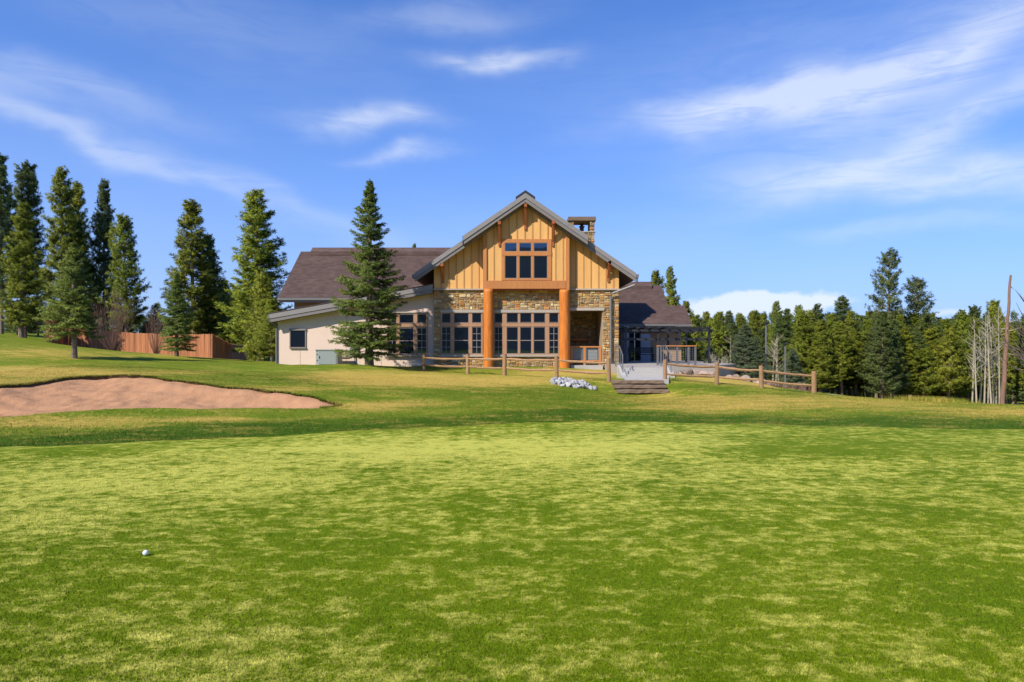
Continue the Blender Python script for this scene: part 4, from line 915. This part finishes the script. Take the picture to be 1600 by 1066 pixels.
bmesh_ = [rock_mesh(40 + i, .34, .28, .24, .3) for i in range(5)]
for m_ in bmesh_: m_.materials.append(M_['boulder'])
spots = [(1062, 578, 31.8, .8), (1076, 579, 31.9, .95), (1089, 580, 32.0, .85), (1101, 582, 31.5, 1.0), (1112, 584, 31.6, .8), (1070, 585, 30.8, .6), (1150, 586, 32.5, .9), (1163, 588, 32.2, 1.0), (1177, 589, 32.4, .85), (1190, 592, 32, .9), (1140, 585, 32.8, .7), (1204, 596, 31.6, .7), (1052, 583, 31, .6)]
for (px, py, d, s) in spots:
    x = fx(px, d); z = tz(x, d); o = bpy.data.objects.new('boulder', rk.choice(bmesh_)); COL.objects.link(o); o.location = (x, d, z + .10 * s); o.rotation_euler = (rk.uniform(-.3, .3), rk.uniform(-.3, .3), rk.uniform(0, 6)); o.scale = (s, s, s)
    if px < 1120: tag(o, 'rounded brown boulder edging the patio behind the split rail fence', 'boulder', 'patio edge boulders')
    else: tag(o, 'tan boulder on the mulch bank beyond the sloping rail fence', 'boulder', 'bank boulders')
# ------------------------------------------------------------------ golf ball with dimples
import bmesh
bm = bmesh.new(); bmesh.ops.create_icosphere(bm, subdivisions=5, radius=1)
kk = np.arange(330) + .5; ph = np.arccos(1 - 2 * kk / 330); th = math.pi * (1 + 5 ** .5) * kk; dimp = np.c_[np.cos(th) * np.sin(ph), np.sin(th) * np.sin(ph), np.cos(ph)]
for v in bm.verts:
    dm = np.arccos(np.clip((dimp @ np.array(v.co)).max(), -1, 1)); v.co *= .0213 * (1 - .014 * max(0, 1 - (dm / .085) ** 2))
me = bpy.data.meshes.new('golf_ball'); bm.to_mesh(me); bm.free(); me.materials.append(M_['ball']); me.shade_smooth()
bl = bpy.data.objects.new('golf_ball', me); COL.objects.link(bl); bx_, by_ = fx(227.5, 5.28), 5.28; bl.location = (bx_, by_, tz(bx_, by_) + .0225)
tag(bl, 'white dimpled golf ball lying on the putting green', 'golf ball')
# ------------------------------------------------------------------ lamp posts
def lamp(px, pt, d, label, r=.05):
    x = fx(px, d); z = tz(x, d); zt_ = fz(pt, d); r_ = empty('lamp_post', (x, d, z), label, 'lamp post', 'patio lamp posts')
    MB().tube([(x, d, z - .1), (x, d, z + .15)], .13, 10).build('base', M_['galv'], r_)
    MB().tube([(x, d, z + .15), (x, d, zt_ - .12)], [r, r * .85], 10).build('pole', M_['galv'], r_)
    MB().tube([(x, d, zt_ - .12), (x, d, zt_ - .09), (x, d, zt_ - .02), (x, d, zt_)], [.06, .16, .17, .05], 12).build('lamp_head', M_['metal_dark'], r_)
lamp(1197, 503, 36, 'tall grey lamp post behind the sloping split rail fence'); lamp(1227, 536, 39, 'shorter grey lamp post standing against the dense pines')
#PART4
# ------------------------------------------------------------------ trees
def foliage_mat(name, c1, c2, spread=.12, trans=.18):
    m = bpy.data.materials.new(name); m.use_nodes = True; nt = m.node_tree; N, L = nt.nodes, nt.links; N.clear()
    oi = N.new('ShaderNodeObjectInfo'); at = N.new('ShaderNodeAttribute'); at.attribute_name = 'leaf'
    sp = N.new('ShaderNodeSeparateColor'); L.new(at.outputs['Color'], sp.inputs[0])
    mx = N.new('ShaderNodeMix'); mx.data_type = 'RGBA'; L.new(sp.outputs[0], mx.inputs[0]); mx.inputs[6].default_value = (*c1, 1); mx.inputs[7].default_value = (*c2, 1)
    rr = N.new('ShaderNodeMapRange'); L.new(oi.outputs['Random'], rr.inputs[0]); rr.inputs[3].default_value = 1 - spread; rr.inputs[4].default_value = 1 + spread
    hs = N.new('ShaderNodeHueSaturation'); L.new(rr.outputs[0], hs.inputs['Value']); L.new(mx.outputs[2], hs.inputs['Color'])
    r2 = N.new('ShaderNodeMapRange'); ml = N.new('ShaderNodeMath'); ml.operation = 'FRACT'; m2 = N.new('ShaderNodeMath'); m2.operation = 'MULTIPLY'; m2.inputs[1].default_value = 7.3
    L.new(oi.outputs['Random'], m2.inputs[0]); L.new(m2.outputs[0], ml.inputs[0]); L.new(ml.outputs[0], r2.inputs[0]); r2.inputs[3].default_value = .488; r2.inputs[4].default_value = .512; L.new(r2.outputs[0], hs.inputs['Hue'])
    g = N.new('ShaderNodeNewGeometry')
    d = N.new('ShaderNodeBsdfPrincipled'); d.inputs['Roughness'].default_value = .55; d.inputs['Specular IOR Level'].default_value = .25; L.new(hs.outputs[0], d.inputs['Base Color'])
    an = N.new('ShaderNodeAttribute'); an.attribute_name = 'nrm'
    vt = N.new('ShaderNodeVectorTransform'); vt.vector_type = 'NORMAL'; vt.convert_from = 'OBJECT'; vt.convert_to = 'WORLD'; L.new(an.outputs['Color'], vt.inputs[0])
    ma = N.new('ShaderNodeVectorMath'); ma.operation = 'MULTIPLY_ADD'; L.new(g.outputs['Normal'], ma.inputs[0]); ma.inputs[1].default_value = (.4, .4, .4); L.new(vt.outputs[0], ma.inputs[2])
    nn = N.new('ShaderNodeVectorMath'); nn.operation = 'NORMALIZE'; L.new(ma.outputs[0], nn.inputs[0]); L.new(nn.outputs[0], d.inputs['Normal'])
    t = N.new('ShaderNodeBsdfTranslucent'); L.new(hs.outputs[0], t.inputs['Color'])
    ms = N.new('ShaderNodeMixShader'); ms.inputs[0].default_value = trans; L.new(d.outputs[0], ms.inputs[1]); L.new(t.outputs[0], ms.inputs[2])
    out = N.new('ShaderNodeOutputMaterial'); L.new(ms.outputs[0], out.inputs[0]); return m
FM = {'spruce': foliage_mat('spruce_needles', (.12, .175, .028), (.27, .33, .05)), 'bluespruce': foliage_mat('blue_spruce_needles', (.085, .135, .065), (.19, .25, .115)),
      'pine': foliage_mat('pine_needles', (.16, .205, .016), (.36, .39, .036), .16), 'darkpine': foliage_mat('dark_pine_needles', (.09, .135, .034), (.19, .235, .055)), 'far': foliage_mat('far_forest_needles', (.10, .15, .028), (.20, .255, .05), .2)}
BARK = mat('pine_bark', (.30, .22, .165), (.12, .085, .06), .95, 6, 9, (1, 1, .4), .6, 14, spread=.1)
BARKD = mat('dark_bark', (.15, .11, .085), (.07, .05, .04), .95, 6, 9, (1, 1, .4), .6, 14)
ASPB = mat('aspen_bark', (.50, .44, .34), (.22, .18, .13), .85, 3, 8, (1, 1, 2.5), contrast=1.2, spread=.12)
REDT = mat('red_willow_twigs', (.27, .135, .105), (.17, .085, .07), .8, 5, spread=.12)
SNAG = mat('red_snag_wood', (.30, .15, .095), (.14, .095, .07), .9, 2.2, 9, (2, 2, .5), .4, 12)

class Conifer:
    def __init__(s, seed): s.r = np.random.default_rng(seed); s.seg = []; s.wood = MB(); s.shade = []
    def needles(s, nl, nw, per_m, spread=.85):
        A = np.array([q[0] for q in s.seg]); B = np.array([q[1] for q in s.seg]); br = np.array([q[2] for q in s.seg])
        ln = np.linalg.norm(B - A, axis=1); cnt = np.maximum(1, s.r.poisson(ln * per_m)); idx = np.repeat(np.arange(len(A)), cnt); n = len(idx)
        t = s.r.random(n); p = A[idx] + (B - A)[idx] * t[:, None]; dr = (B - A)[idx] / np.maximum(ln[idx], 1e-6)[:, None]
        rd = s.r.normal(size=(n, 3)); rd -= (rd * dr).sum(1)[:, None] * dr; rd /= np.linalg.norm(rd, axis=1)[:, None] + 1e-9
        d = dr * (1 - spread * .55) + rd * spread; d /= np.linalg.norm(d, axis=1)[:, None]
        L_ = nl * s.r.uniform(.65, 1.25, n)[:, None]; sd = np.cross(d, s.r.normal(size=(n, 3))); sd /= np.linalg.norm(sd, axis=1)[:, None] + 1e-9
        w_ = nw * s.r.uniform(.7, 1.3, n)[:, None]
        V = np.empty((n, 3, 3)); V[:, 0] = p - sd * w_ / 2; V[:, 1] = p + sd * w_ / 2; V[:, 2] = p + d * L_
        mid = (A + B) / 2; rad = mid * [1, 1, 0]; rad /= np.linalg.norm(rad, axis=1)[:, None] + .15
        nv = rad * .8 + [0, 0, .45] + s.r.normal(0, .38, mid.shape); nv = nv[idx] + s.r.normal(0, .25, (n, 3)); nv /= np.linalg.norm(nv, axis=1)[:, None]
        s.nv = np.repeat(np.c_[nv, np.ones(n)], 3, 0)
        c = np.clip(br[idx] + s.r.normal(0, .18, n), 0, 1); C = np.repeat(np.c_[c, c, c, np.ones(n)], 3, 0)
        return V.reshape(-1, 3), np.arange(3 * n).reshape(-1, 3), C
    def out(s, name, nl, nw, per_m, fm, bark, spread=.85):
        V, T, C = s.needles(nl, nw, per_m, spread)
        cr = np_mesh('crown', V, T, fm, attr={'leaf': C, 'nrm': s.nv}); tk = s.wood.build('trunk', bark, None)
        for o in (cr, tk): COL.objects.unlink(o)
        return cr.data, tk.data
def trunk(s, H, r0, lean=0, top=.97, wob=.05):
    pts = []; rr = []
    a = s.r.uniform(0, 6.28)
    for k in range(11):
        t = k / 10; pts.append((lean * t * t * math.cos(a) + wob * math.sin(t * 5 + a) * t, lean * t * t * math.sin(a) + wob * math.cos(t * 4) * t, H * top * t - (.25 if k == 0 else 0))); rr.append(r0 * (1.25 if k == 0 else 1) * (1 - t) ** .8 + .012)
    s.wood.tube(pts, rr, 8); P_ = np.array(pts)
    return lambda z: np.array([np.interp(z, P_[:, 2], P_[:, 0]), np.interp(z, P_[:, 2], P_[:, 1]), z])
def make_spruce(seed, H, Rm, clear=.08, dens=1.0, nl=.075, nw=.020, per_m=46, fm='spruce', r0=.15, whorl=.22):
    s = Conifer(seed); ax = trunk(s, H, r0, .05, wob=.03); r = s.r; z = clear * H; ph = 0
    lump = [(r.uniform(0, 6.28), r.uniform(0, 1), r.uniform(-.32, .22)) for _ in range(12)]
    while z < H * .985:
        t = (z - clear * H) / (H * (1 - clear)); prof = Rm * (1 - t) ** .82 * (1 - .28 * math.exp(-(t / .09) ** 2)); nb = int((6 + 2.5 * (1 - t)) * dens)
        for k in range(nb):
            a = ph + 2 * math.pi * k / nb + r.normal(0, .25); L_ = prof * r.uniform(.6, 1.22)
            for (la, lt, lv) in lump:
                da = (a - la + math.pi) % (2 * math.pi) - math.pi; L_ *= 1 + lv * math.exp(-(da / .6) ** 2 - ((t - lt) / .12) ** 2)
            L_ = max(L_, .10); e0 = (-.22 + .85 * t ** 1.3) + r.normal(0, .09); p0 = ax(z + r.normal(0, .05)); hd = np.array([math.cos(a), math.sin(a), 0]); br = np.clip(.45 + r.normal(0, .22), 0, 1)
            npts = 5; pts = [p0]
            for i in range(1, npts + 1):
                q = i / npts; e = e0 + .45 * q * q - .12 * math.sin(q * 3.1); pts.append(pts[-1] + (hd * math.cos(e) + np.array([0, 0, math.sin(e)])) * L_ / npts)
            if L_ > .35: s.wood.tube([pts[0], pts[2], pts[-1]], [.006 + .013 * L_, .004 + .006 * L_, .003], 3, False)
            sv = np.array([-hd[1], hd[0], 0])
            for i in range(npts):
                if i >= 1 or t > .6: s.seg.append((pts[i], pts[i + 1], br))
                if i >= 1 or L_ < .5:
                    for sg in (-1, 1):
                        for u in (0.2, .7):
                            q = (i + u) / npts; tl = (.44 * L_ * (1 - q * .72) + .05) * r.uniform(.6, 1.2)
                            if tl < .06: continue
                            p = pts[i] + (pts[i + 1] - pts[i]) * u; dv = hd * .72 + sv * sg * .75 + np.array([0, 0, r.normal(-.12, .16)]); dv /= np.linalg.norm(dv)
                            pe = p + dv * tl; s.seg.append((p, pe, np.clip(br + r.normal(.08, .15), 0, 1)))
                            if tl > .25:
                                for v2 in (-1, 1):
                                    dd = dv * .75 + np.cross(dv, [0, 0, 1]) * v2 * .6 + np.array([0, 0, r.normal(-.1, .12)]); pm_ = p + dv * tl * .5; s.seg.append((pm_, pm_ + dd * tl * .38, np.clip(br + r.normal(.1, .15), 0, 1)))
        z += whorl * (1 - .4 * t) * r.uniform(.75, 1.3); ph += r.uniform(.3, 1.2)
    s.seg.append((ax(H * .97), ax(H) + np.array([0, 0, .05]), .6))
    return s.out('spruce', nl, nw, per_m, FM[fm], BARKD if fm != 'spruce' else BARK, .9)
def make_pine(seed, H, Rm, clear=.25, dens=1.0, nl=.15, nw=.024, per_m=58, fm='pine', r0=.14, open_=.0, shape=.75, whorl=.36):
    s = Conifer(seed); ax = trunk(s, H, r0, .25, wob=.08); r = s.r; z = clear * H; ph = 0
    lump = [(r.uniform(0, 6.28), r.uniform(0, 1), r.uniform(-.5, .38)) for _ in range(14)]
    while z < H * .98:
        t = (z - clear * H) / (H * (1 - clear)); prof = 1.12 * Rm * ((1 - t) ** shape) * (.6 + .4 * min(1, t / .18)) + .15; nb = max(4, int(r.integers(5, 8) * dens * (1 - .25 * t)))
        for k in range(nb):
            if r.random() < open_: continue
            a = ph + 2 * math.pi * k / nb + r.normal(0, .35); L_ = prof * r.uniform(.5, 1.2)
            for (la, lt, lv) in lump:
                da = (a - la + math.pi) % (2 * math.pi) - math.pi; L_ *= 1 + lv * math.exp(-(da / .7) ** 2 - ((t - lt) / .13) ** 2)
            L_ = max(L_, .15); e0 = -.05 + .65 * t + r.normal(0, .15); p0 = ax(min(z + r.normal(0, .1), H)); hd = np.array([math.cos(a), math.sin(a), 0]); br = np.clip(.45 + r.normal(0, .25), 0, 1)
            pts = [p0]; npts = 5
            for i in range(1, npts + 1):
                q = i / npts; e = e0 + .75 * q * q; pts.append(pts[-1] + (hd * math.cos(e) + np.array([0, 0, math.sin(e)])) * L_ / npts)
            if L_ > .3: s.wood.tube([pts[0], pts[2], pts[-1]], [.008 + .014 * L_, .006 + .006 * L_, .004], 3, False)
            sv = np.array([-hd[1], hd[0], 0])
            for i in range(npts):
                q = (i + .5) / npts
                if q < .25 and L_ > .6: continue
                s.seg.append((pts[i], pts[i + 1], br))
                for _ in range(4 if L_ > .5 else 3):
                    tl = (.30 * L_ * (1.1 - q * .6) + .10) * r.uniform(.5, 1.2); u = r.random(); p = pts[i] + (pts[i + 1] - pts[i]) * u
                    dv = hd * r.uniform(.3, .9) + sv * r.uniform(-1, 1) + np.array([0, 0, r.uniform(-.05, .75)]); dv /= np.linalg.norm(dv); pe = p + dv * tl; b2 = np.clip(br + r.normal(.05, .18), 0, 1)
                    s.seg.append((p + dv * tl * .25, pe, b2))
                    if tl > .3:
                        dd = dv + r.normal(0, .5, 3); dd /= np.linalg.norm(dd); pm_ = p + dv * tl * .55; s.seg.append((pm_, pm_ + dd * tl * .5, b2))
        z += whorl * (1 - .35 * t) * r.uniform(.7, 1.3); ph += r.uniform(.3, 1.4)
    # dead stubs under the crown
    for k in range(int(10 * clear / .25)):
        zz = r.uniform(.3 * clear * H, clear * H); a = r.uniform(0, 6.28); p0 = ax(zz); L_ = r.uniform(.2, .6); s.wood.tube([p0, p0 + np.array([math.cos(a) * L_, math.sin(a) * L_, r.uniform(-.15, .15)])], [.014, .004], 3, False)
    s.seg.append((ax(H * .96), ax(H) + np.array([0, 0, .08]), .6))
    return s.out('pine', nl, nw, per_m, FM[fm], BARK, .95)

def plant_tree(md, name, x, y, Href, H, wide, label, cat, group=None, rz=None, fm=None):
    z = tz(x, y); r_ = empty(name, (x, y, z - .05), label, cat, group)
    k = H / Href
    r_.scale = (k * wide, k * wide, k); r_.rotation_euler.z = rng.uniform(0, 6.28) if rz is None else rz
    for nm, me in (('crown', md[0]), ('trunk', md[1])):
        o = bpy.data.objects.new(nm, me); COL.objects.link(o); o.parent = r_
        if fm and nm == 'crown': o.material_slots[0].link = 'OBJECT'; o.material_slots[0].material = FM[fm]
    return r_
def tree_at(md, name, px, ptop, d, Href, half_px, Rref, label, cat, group=None, fm=None, rz=None):
    x = fx(px, d); H = fz(ptop, d) - tz(x, d) + .05; k = H / Href; wide = 1.2 * (half_px * d / F) / (Rref * k)
    return plant_tree(md, name, x, d, Href, H, wide, label, cat, group, rz, fm)

hero = make_spruce(101, 9.0, 1.85, .085, 1.0, .085, .022, 84, r0=.16, whorl=.25)
SP = [make_spruce(110 + i, 6.0, 1.5, (.25, .12)[i], 1.0, .09, .025, 58, r0=.12, whorl=.24) for i in range(2)]
BS = make_spruce(120, 4.5, 1.5, .04, 1.0, .085, .022, 44, 'bluespruce', .10, .2)
PN = [make_pine(130 + i, 12.0, 1.7, (.10, .26, .22, .08)[i], 1.2, .17, .034, 48, r0=.15, shape=(.62, .55, .7, .68)[i], whorl=.29) for i in range(4)]
PY = [make_pine(150 + i, 7.0, 1.5, (.10, .16, .06)[i], 1.2, .16, .034, 38, r0=.10, shape=(.6, .7, .55)[i], whorl=.25) for i in range(3)]
PT = make_pine(160, 12.0, 2.0, .32, 1.1, .18, .030, 44, 'darkpine', .15, .08, .55, .36)
FT = [make_pine(170 + i, 9.0, 1.5, .12, .9, .26, .06, 12, 'far', .12, 0, .7, .42) for i in range(2)]

tree_at(hero, 'spruce_tree', 577, 280, 33, 9.0, 58, 1.85, 'conical green spruce standing alone before the cream stucco wing', 'spruce', rz=.4)
tree_at(SP[0], 'spruce_tree', 116, 378, 30, 6.0, 43, 1.5, 'lone spruce with bare lower trunk above the sand bunker', 'spruce')
tree_at(SP[1], 'spruce_tree', 276, 428, 36, 6.0, 30, 1.5, 'short dark spruce before the corner of the cedar fence', 'spruce', fm='spruce')
L_ = [  # px, top, d, half px, model, label, material
    (2, 240, 50, 26, 2, 'tall dark pine farthest from the clubhouse in the pine stand', 'darkpine'),
    (38, 252, 52, 30, 1, 'tall blue green pine rising behind a yellow green pine', 'darkpine'),
    (33, 318, 43, 32, 0, 'yellow green pine with bare grey trunk on the lawn edge', None),
    (98, 264, 51, 36, 0, 'full pine with thick crown behind the lone spruce', None),
    (124, 284, 53, 26, 3, 'slimmer pine crowding the full pine behind the lone spruce', None),
    (162, 280, 54, 24, 2, 'narrow dark pine left of the red willow behind the cedar fence'.replace('left of', 'beside'), 'darkpine'),
    (198, 334, 50, 27, 1, 'shorter open pine above the red willow at the cedar fence', None),
    (304, 313, 52, 42, 3, 'tall pointed pine behind the corner of the cedar fence', None),
    (328, 365, 54, 26, 1, 'smaller pine tucked against the tall pointed pine', 'darkpine'),
    (406, 300, 50, 52, 0, 'tall broad pine beside the cream wing of the clubhouse', None)]
for (px, pt, d, hp, k, lb, fm) in L_: tree_at(PN[k], 'pine_tree', px, pt, d, 12.0, hp, 1.7, lb, 'pine', 'pines of the stand beside the clubhouse', fm)
for (px, pt, d, hp, k, lb) in [(366, 445, 63, 26, 0, 'bushy pine rising beyond the end of the cedar fence'), (348, 440, 61, 28, 1, 'dark bushy pine behind the shaded cedar fence panel'), (386, 448, 60, 28, 0, 'bushy pine between the cedar fence end and the broad pine'), (425, 470, 42, 24, 1, 'small green pine touching the corner of the cream wing'), (412, 430, 44, 27, 2, 'bushy yellow green pine under the tall broad pine')]:
    tree_at(PY[k], 'pine_tree', px, pt, d, 7.0, hp, 1.5, lb, 'pine', 'pines of the stand beside the clubhouse')
# trees behind the right wing roof
for (px, pt, d, hp, k, lb) in [(1022, 421, 62, 17, 1, 'smaller pine top showing above the brown roof of the right wing'), (1049, 418, 60, 19, 0, 'larger pine top showing above the brown roof of the right wing'), (1072, 470, 58, 20, 3, 'pine filling the gap beside the low roof end of the right wing'), (1062, 500, 56, 20, 0, 'pine seen under the pergola beyond the right wing'), (646, 381, 75, 12, 2, 'pine tip just showing over the main roof ridge')]:
    tree_at(PN[k], 'pine_tree', px, pt, d, 12.0, hp, 1.7, lb.replace('right wing', 'entrance wing'), 'pine')
# forest beyond the rail fence
tree_at(PT, 'pine_tree', 1387, 391, 50, 12.0, 28, 2.0, 'tallest open dark pine rising above the forest edge', 'pine', rz=1.1)
tree_at(PT, 'pine_tree', 1434, 434, 52, 12.0, 28, 2.0, 'second tallest dark pine with spreading crown beside the tallest', 'pine', rz=3.9)
tree_at(PN[2], 'pine_tree', 1318, 463, 50, 12.0, 26, 1.7, 'pointed pine standing up from the forest edge short of the tallest', 'pine', fm='darkpine')
tree_at(BS, 'spruce_tree', 1166, 508, 36, 4.5, 44, 1.5, 'blue green spruce behind the boulders and rail fence', 'spruce')
tree_at(BS, 'spruce_tree', 1110, 540, 38, 4.5, 26, 1.5, 'small blue spruce beside the deck railing', 'spruce')
tree_at(BS, 'spruce_tree', 1238, 545, 40, 4.5, 26, 1.5, 'small blue spruce near the shorter lamp post', 'spruce')
for (px, pt, d, hp, fm) in [(1215, 472, 56, 18, None), (1228, 482, 57, 16, 'darkpine'), (1250, 478, 55, 20, None), (1278, 476, 54, 22, 'darkpine'), (1297, 490, 52, 20, None), (1088, 492, 60, 16, None), (1104, 488, 62, 16, None), (1122, 486, 64, 17, None), (1140, 486, 62, 17, 'darkpine'), (1158, 490, 66, 16, None), (1176, 484, 66, 16, None), (1195, 490, 64, 16, None),
                            (1524, 476, 58, 18, 'darkpine'), (1552, 468, 56, 20, None), (1345, 492, 56, 22, None), (1480, 500, 60, 24, None), (1505, 505, 62, 20, 'darkpine'), (1590, 520, 60, 24, None), (1625, 515, 58, 24, None), (1365, 500, 60, 20, None), (1410, 500, 62, 22, None), (1455, 505, 62, 22, None)]:
    tree_at(PN[int(rng.integers(0, 4))], 'pine_tree', px, pt, d, 12.0, hp, 1.7, 'pine standing up in the middle rows of the forest beyond the fence', 'pine', 'middle pines of the forest edge', fm)
for i in range(38):
    px = 1246 + i * 10.2 + rng.uniform(-5, 5); d = rng.uniform(41, 49)
    if 1515 < px < 1578: d = rng.uniform(47, 52)
    k = int(rng.integers(0, 4)); slim = k < 3
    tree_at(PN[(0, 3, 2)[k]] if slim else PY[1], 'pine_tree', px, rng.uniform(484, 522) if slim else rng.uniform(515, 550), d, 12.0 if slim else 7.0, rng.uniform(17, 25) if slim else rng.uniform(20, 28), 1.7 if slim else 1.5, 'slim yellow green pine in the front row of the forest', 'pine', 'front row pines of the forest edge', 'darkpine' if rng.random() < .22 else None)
for i in range(12):
    px = 1085 + i * 15 + rng.uniform(-5, 5); d = rng.uniform(50, 58)
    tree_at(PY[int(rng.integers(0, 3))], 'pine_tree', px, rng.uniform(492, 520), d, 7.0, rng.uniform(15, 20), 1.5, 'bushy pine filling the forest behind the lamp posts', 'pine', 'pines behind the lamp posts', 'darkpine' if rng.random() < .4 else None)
for i in range(24):
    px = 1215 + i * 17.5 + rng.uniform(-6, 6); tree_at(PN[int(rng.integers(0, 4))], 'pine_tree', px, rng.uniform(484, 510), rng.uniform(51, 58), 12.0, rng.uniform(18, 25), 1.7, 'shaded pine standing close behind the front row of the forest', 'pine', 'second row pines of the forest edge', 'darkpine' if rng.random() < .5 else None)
# distant forest
def far_row(px0, px1, n, d0, d1, t0, t1, label, group):
    for i in range(n):
        px = px0 + (px1 - px0) * (i + rng.uniform(.1, .9)) / n; d = rng.uniform(d0, d1)
        tree_at(FT[int(rng.integers(0, 2))], 'pine_tree', px, rng.uniform(t0, t1), d, 9.0, rng.uniform(11, 16), 1.5, label, 'pine', group)
far_row(1075, 1640, 62, 75, 120, 486, 504, 'small distant pine in the continuous forest on the skyline', 'distant skyline pines')
far_row(-60, 440, 46, 70, 110, 462, 500, 'distant pine showing between the trunks behind the cedar fence', 'distant pines behind the cedar fence')
far_row(-60, 250, 16, 56, 62, 470, 505, 'shaded pine in the second row behind the cedar fence', 'second row pines behind the cedar fence')
# ------------------------------------------------------------------ bare trees and shrubs
def bare_stem(mb, base, H, r0, lean, br, nbr, up, rr):
    pts = []; n_ = 8; wx, wy = rr.uniform(-1, 1), rr.uniform(-1, 1)
    for k in range(n_ + 1):
        t = k / n_; pts.append(Vector((base[0] + lean[0] * t + .05 * wx * math.sin(t * 4), base[1] + lean[1] * t + .05 * wy * math.sin(t * 3), base[2] + H * t - (.1 if k == 0 else 0))))
    mb.tube(pts, [r0 * (1 - .8 * k / n_) for k in range(n_ + 1)], 6)
    for _ in range(nbr):
        t = rr.uniform(up, .97); i = min(int(t * n_), n_ - 1); p = pts[i].lerp(pts[i + 1], t * n_ - i); a = rr.uniform(0, 6.28); L = br * (1.15 - t) * rr.uniform(.5, 1.2) + .15
        d1 = Vector((math.cos(a), math.sin(a), rr.uniform(.4, 1.2))).normalized(); q = p + d1 * L; q2 = q + (d1 + Vector((0, 0, .5))).normalized() * L * .6
        mb.tube([p, q, q2], [r0 * .28, r0 * .16, r0 * .06], 4, False)
        for _ in range(3):
            s_ = p.lerp(q, rr.uniform(.3, 1)); d2 = (d1 + Vector((rr.uniform(-.8, .8), rr.uniform(-.8, .8), rr.uniform(0, .8)))).normalized(); mb.tube([s_, s_ + d2 * L * .5], [r0 * .12, r0 * .05], 3, False)
ar = random.Random(31)
for i, (px, pt, d) in enumerate([(1526, 500, 41), (1532, 515, 42), (1538, 490, 41.5), (1544, 520, 42.5), (1549, 500, 41), (1553, 485, 42), (1558, 505, 43), (1562, 480, 41.5), (1519, 530, 43), (1573, 490, 44)]):
    x = fx(px, d); z = tz(x, d); H = fz(pt, d) - z; r_ = empty('aspen_tree', (x, d, z), 'slender bare pale aspen in the clump round the red snag', 'aspen', 'bare aspens by the snag')
    m1 = MB(); bare_stem(m1, (x, d, z), H, .055, (ar.uniform(-.25, .25), ar.uniform(-.2, .2)), .9, 16, .3, ar); m1.build('trunk', ASPB, r_)
for i, (px, pt, d) in enumerate([(1212, 520, 44), (1208, 530, 45), (1217, 535, 44.5), (1140, 525, 46)]):
    x = fx(px, d); z = tz(x, d); H = fz(pt, d) - z; r_ = empty('aspen_tree', (x, d, z), 'thin bare pale sapling between the spruces near the lamp posts', 'aspen', 'bare saplings near the lamp posts')
    m1 = MB(); bare_stem(m1, (x, d, z), H, .05, (ar.uniform(-.2, .2), 0), .8, 14, .3, ar); m1.build('trunk', ASPB, r_)
x = fx(1566, 39.5); z = tz(x, 39.5); H = fz(430, 39.5) - z; dx = fx(1579, 39.5) - x
r_ = empty('dead_snag', (x, 39.5, z), 'leaning bare red brown dead trunk with broken top among aspens', 'dead tree')
zz = np.linspace(-.15, H, 16); sn = MB().tube([(x + dx * max(q, 0) / H, 39.5 + .03 * math.sin(q * 3), z + q) for q in zz], [.135 * (1 - .55 * max(q, 0) / H) * (1 + .1 * ar.uniform(-1, 1)) for q in zz], 10); sn.build('trunk', SNAG, r_)
for k in range(9):
    q = ar.uniform(.3, .95) * H; p = Vector((x + dx * q / H, 39.5, z + q)); a = ar.uniform(0, 6.28); L = ar.uniform(.3, .9); MB().tube([p, p + Vector((math.cos(a) * L, math.sin(a) * L, ar.uniform(-.2, .3)))], [.028, .006], 5).build('broken_branch', ASPB, r_)
x, d = fx(1640, 30), 30; z = tz(x, d); r_ = empty('bare_tree', (x, d, z), 'leafless grey tree reaching in with fine twigs past the snag', 'bare tree')
m1 = MB(); bare_stem(m1, (x, d, z), 5.6, .13, (-.3, .1), 1.9, 60, .15, ar); m1.build('trunk', BARKD, r_)
def thicket(name, px, pt, d, half, n, label, cat, m, r0=.016, group=None):
    x = fx(px, d); z = tz(x, d); H = fz(pt, d) - z; r_ = empty(name, (x, d, z), label, cat, group); mb = MB(); W = half * d / F
    for i in range(n):
        a = ar.uniform(0, 6.28); q = math.sqrt(ar.random()); h = H * ar.uniform(.5, 1) * (1 - .25 * q); b = Vector((x + .15 * W * q * math.cos(a), d + .15 * W * q * math.sin(a), z - .05)); e = Vector((x + 1.15 * W * q * math.cos(a), d + 1.15 * W * q * math.sin(a), z + h))
        mid = b.lerp(e, .5) + Vector((.12 * W * math.cos(a), .12 * W * math.sin(a), -.02 * H)); mb.tube([b, b.lerp(mid, .5), mid, e], [r0, r0 * .8, r0 * .6, r0 * .2], 4, False)
        for _ in range(5):
            t = ar.uniform(.2, .95); s_ = mid.lerp(e, t); mb.tube([s_, s_ + Vector((ar.uniform(-.3, .3), ar.uniform(-.3, .3), ar.uniform(.2, .6))) * (.28 * H)], [r0 * .4, r0 * .12], 3, False)
    mb.build('stems', m, r_)
thicket('willow_shrub', 176, 445, 40, 30, 85, 'large leafless reddish willow shrub before the cedar fence', 'shrub', REDT, .011)
thicket('willow_shrub', 244, 472, 41, 17, 45, 'smaller leafless reddish shrub between the willow and dark spruce', 'shrub', REDT, .010)
for (px, pt, d, h) in [(1225, 602, 30, 12), (1246, 604, 30.5, 14), (1262, 607, 30, 11), (1205, 598, 31, 10)]: thicket('low_shrub', px, pt - 6, d, h, 40, 'low leafless brown shrub on the bank behind the sloping rail fence', 'shrub', REDT, .010, 'low brown shrubs on the bank')
thicket('pale_shrub', 1122, 540, 36, 16, 30, 'pale leafless shrub beside the blue spruce by the deck', 'shrub', ASPB, .014)
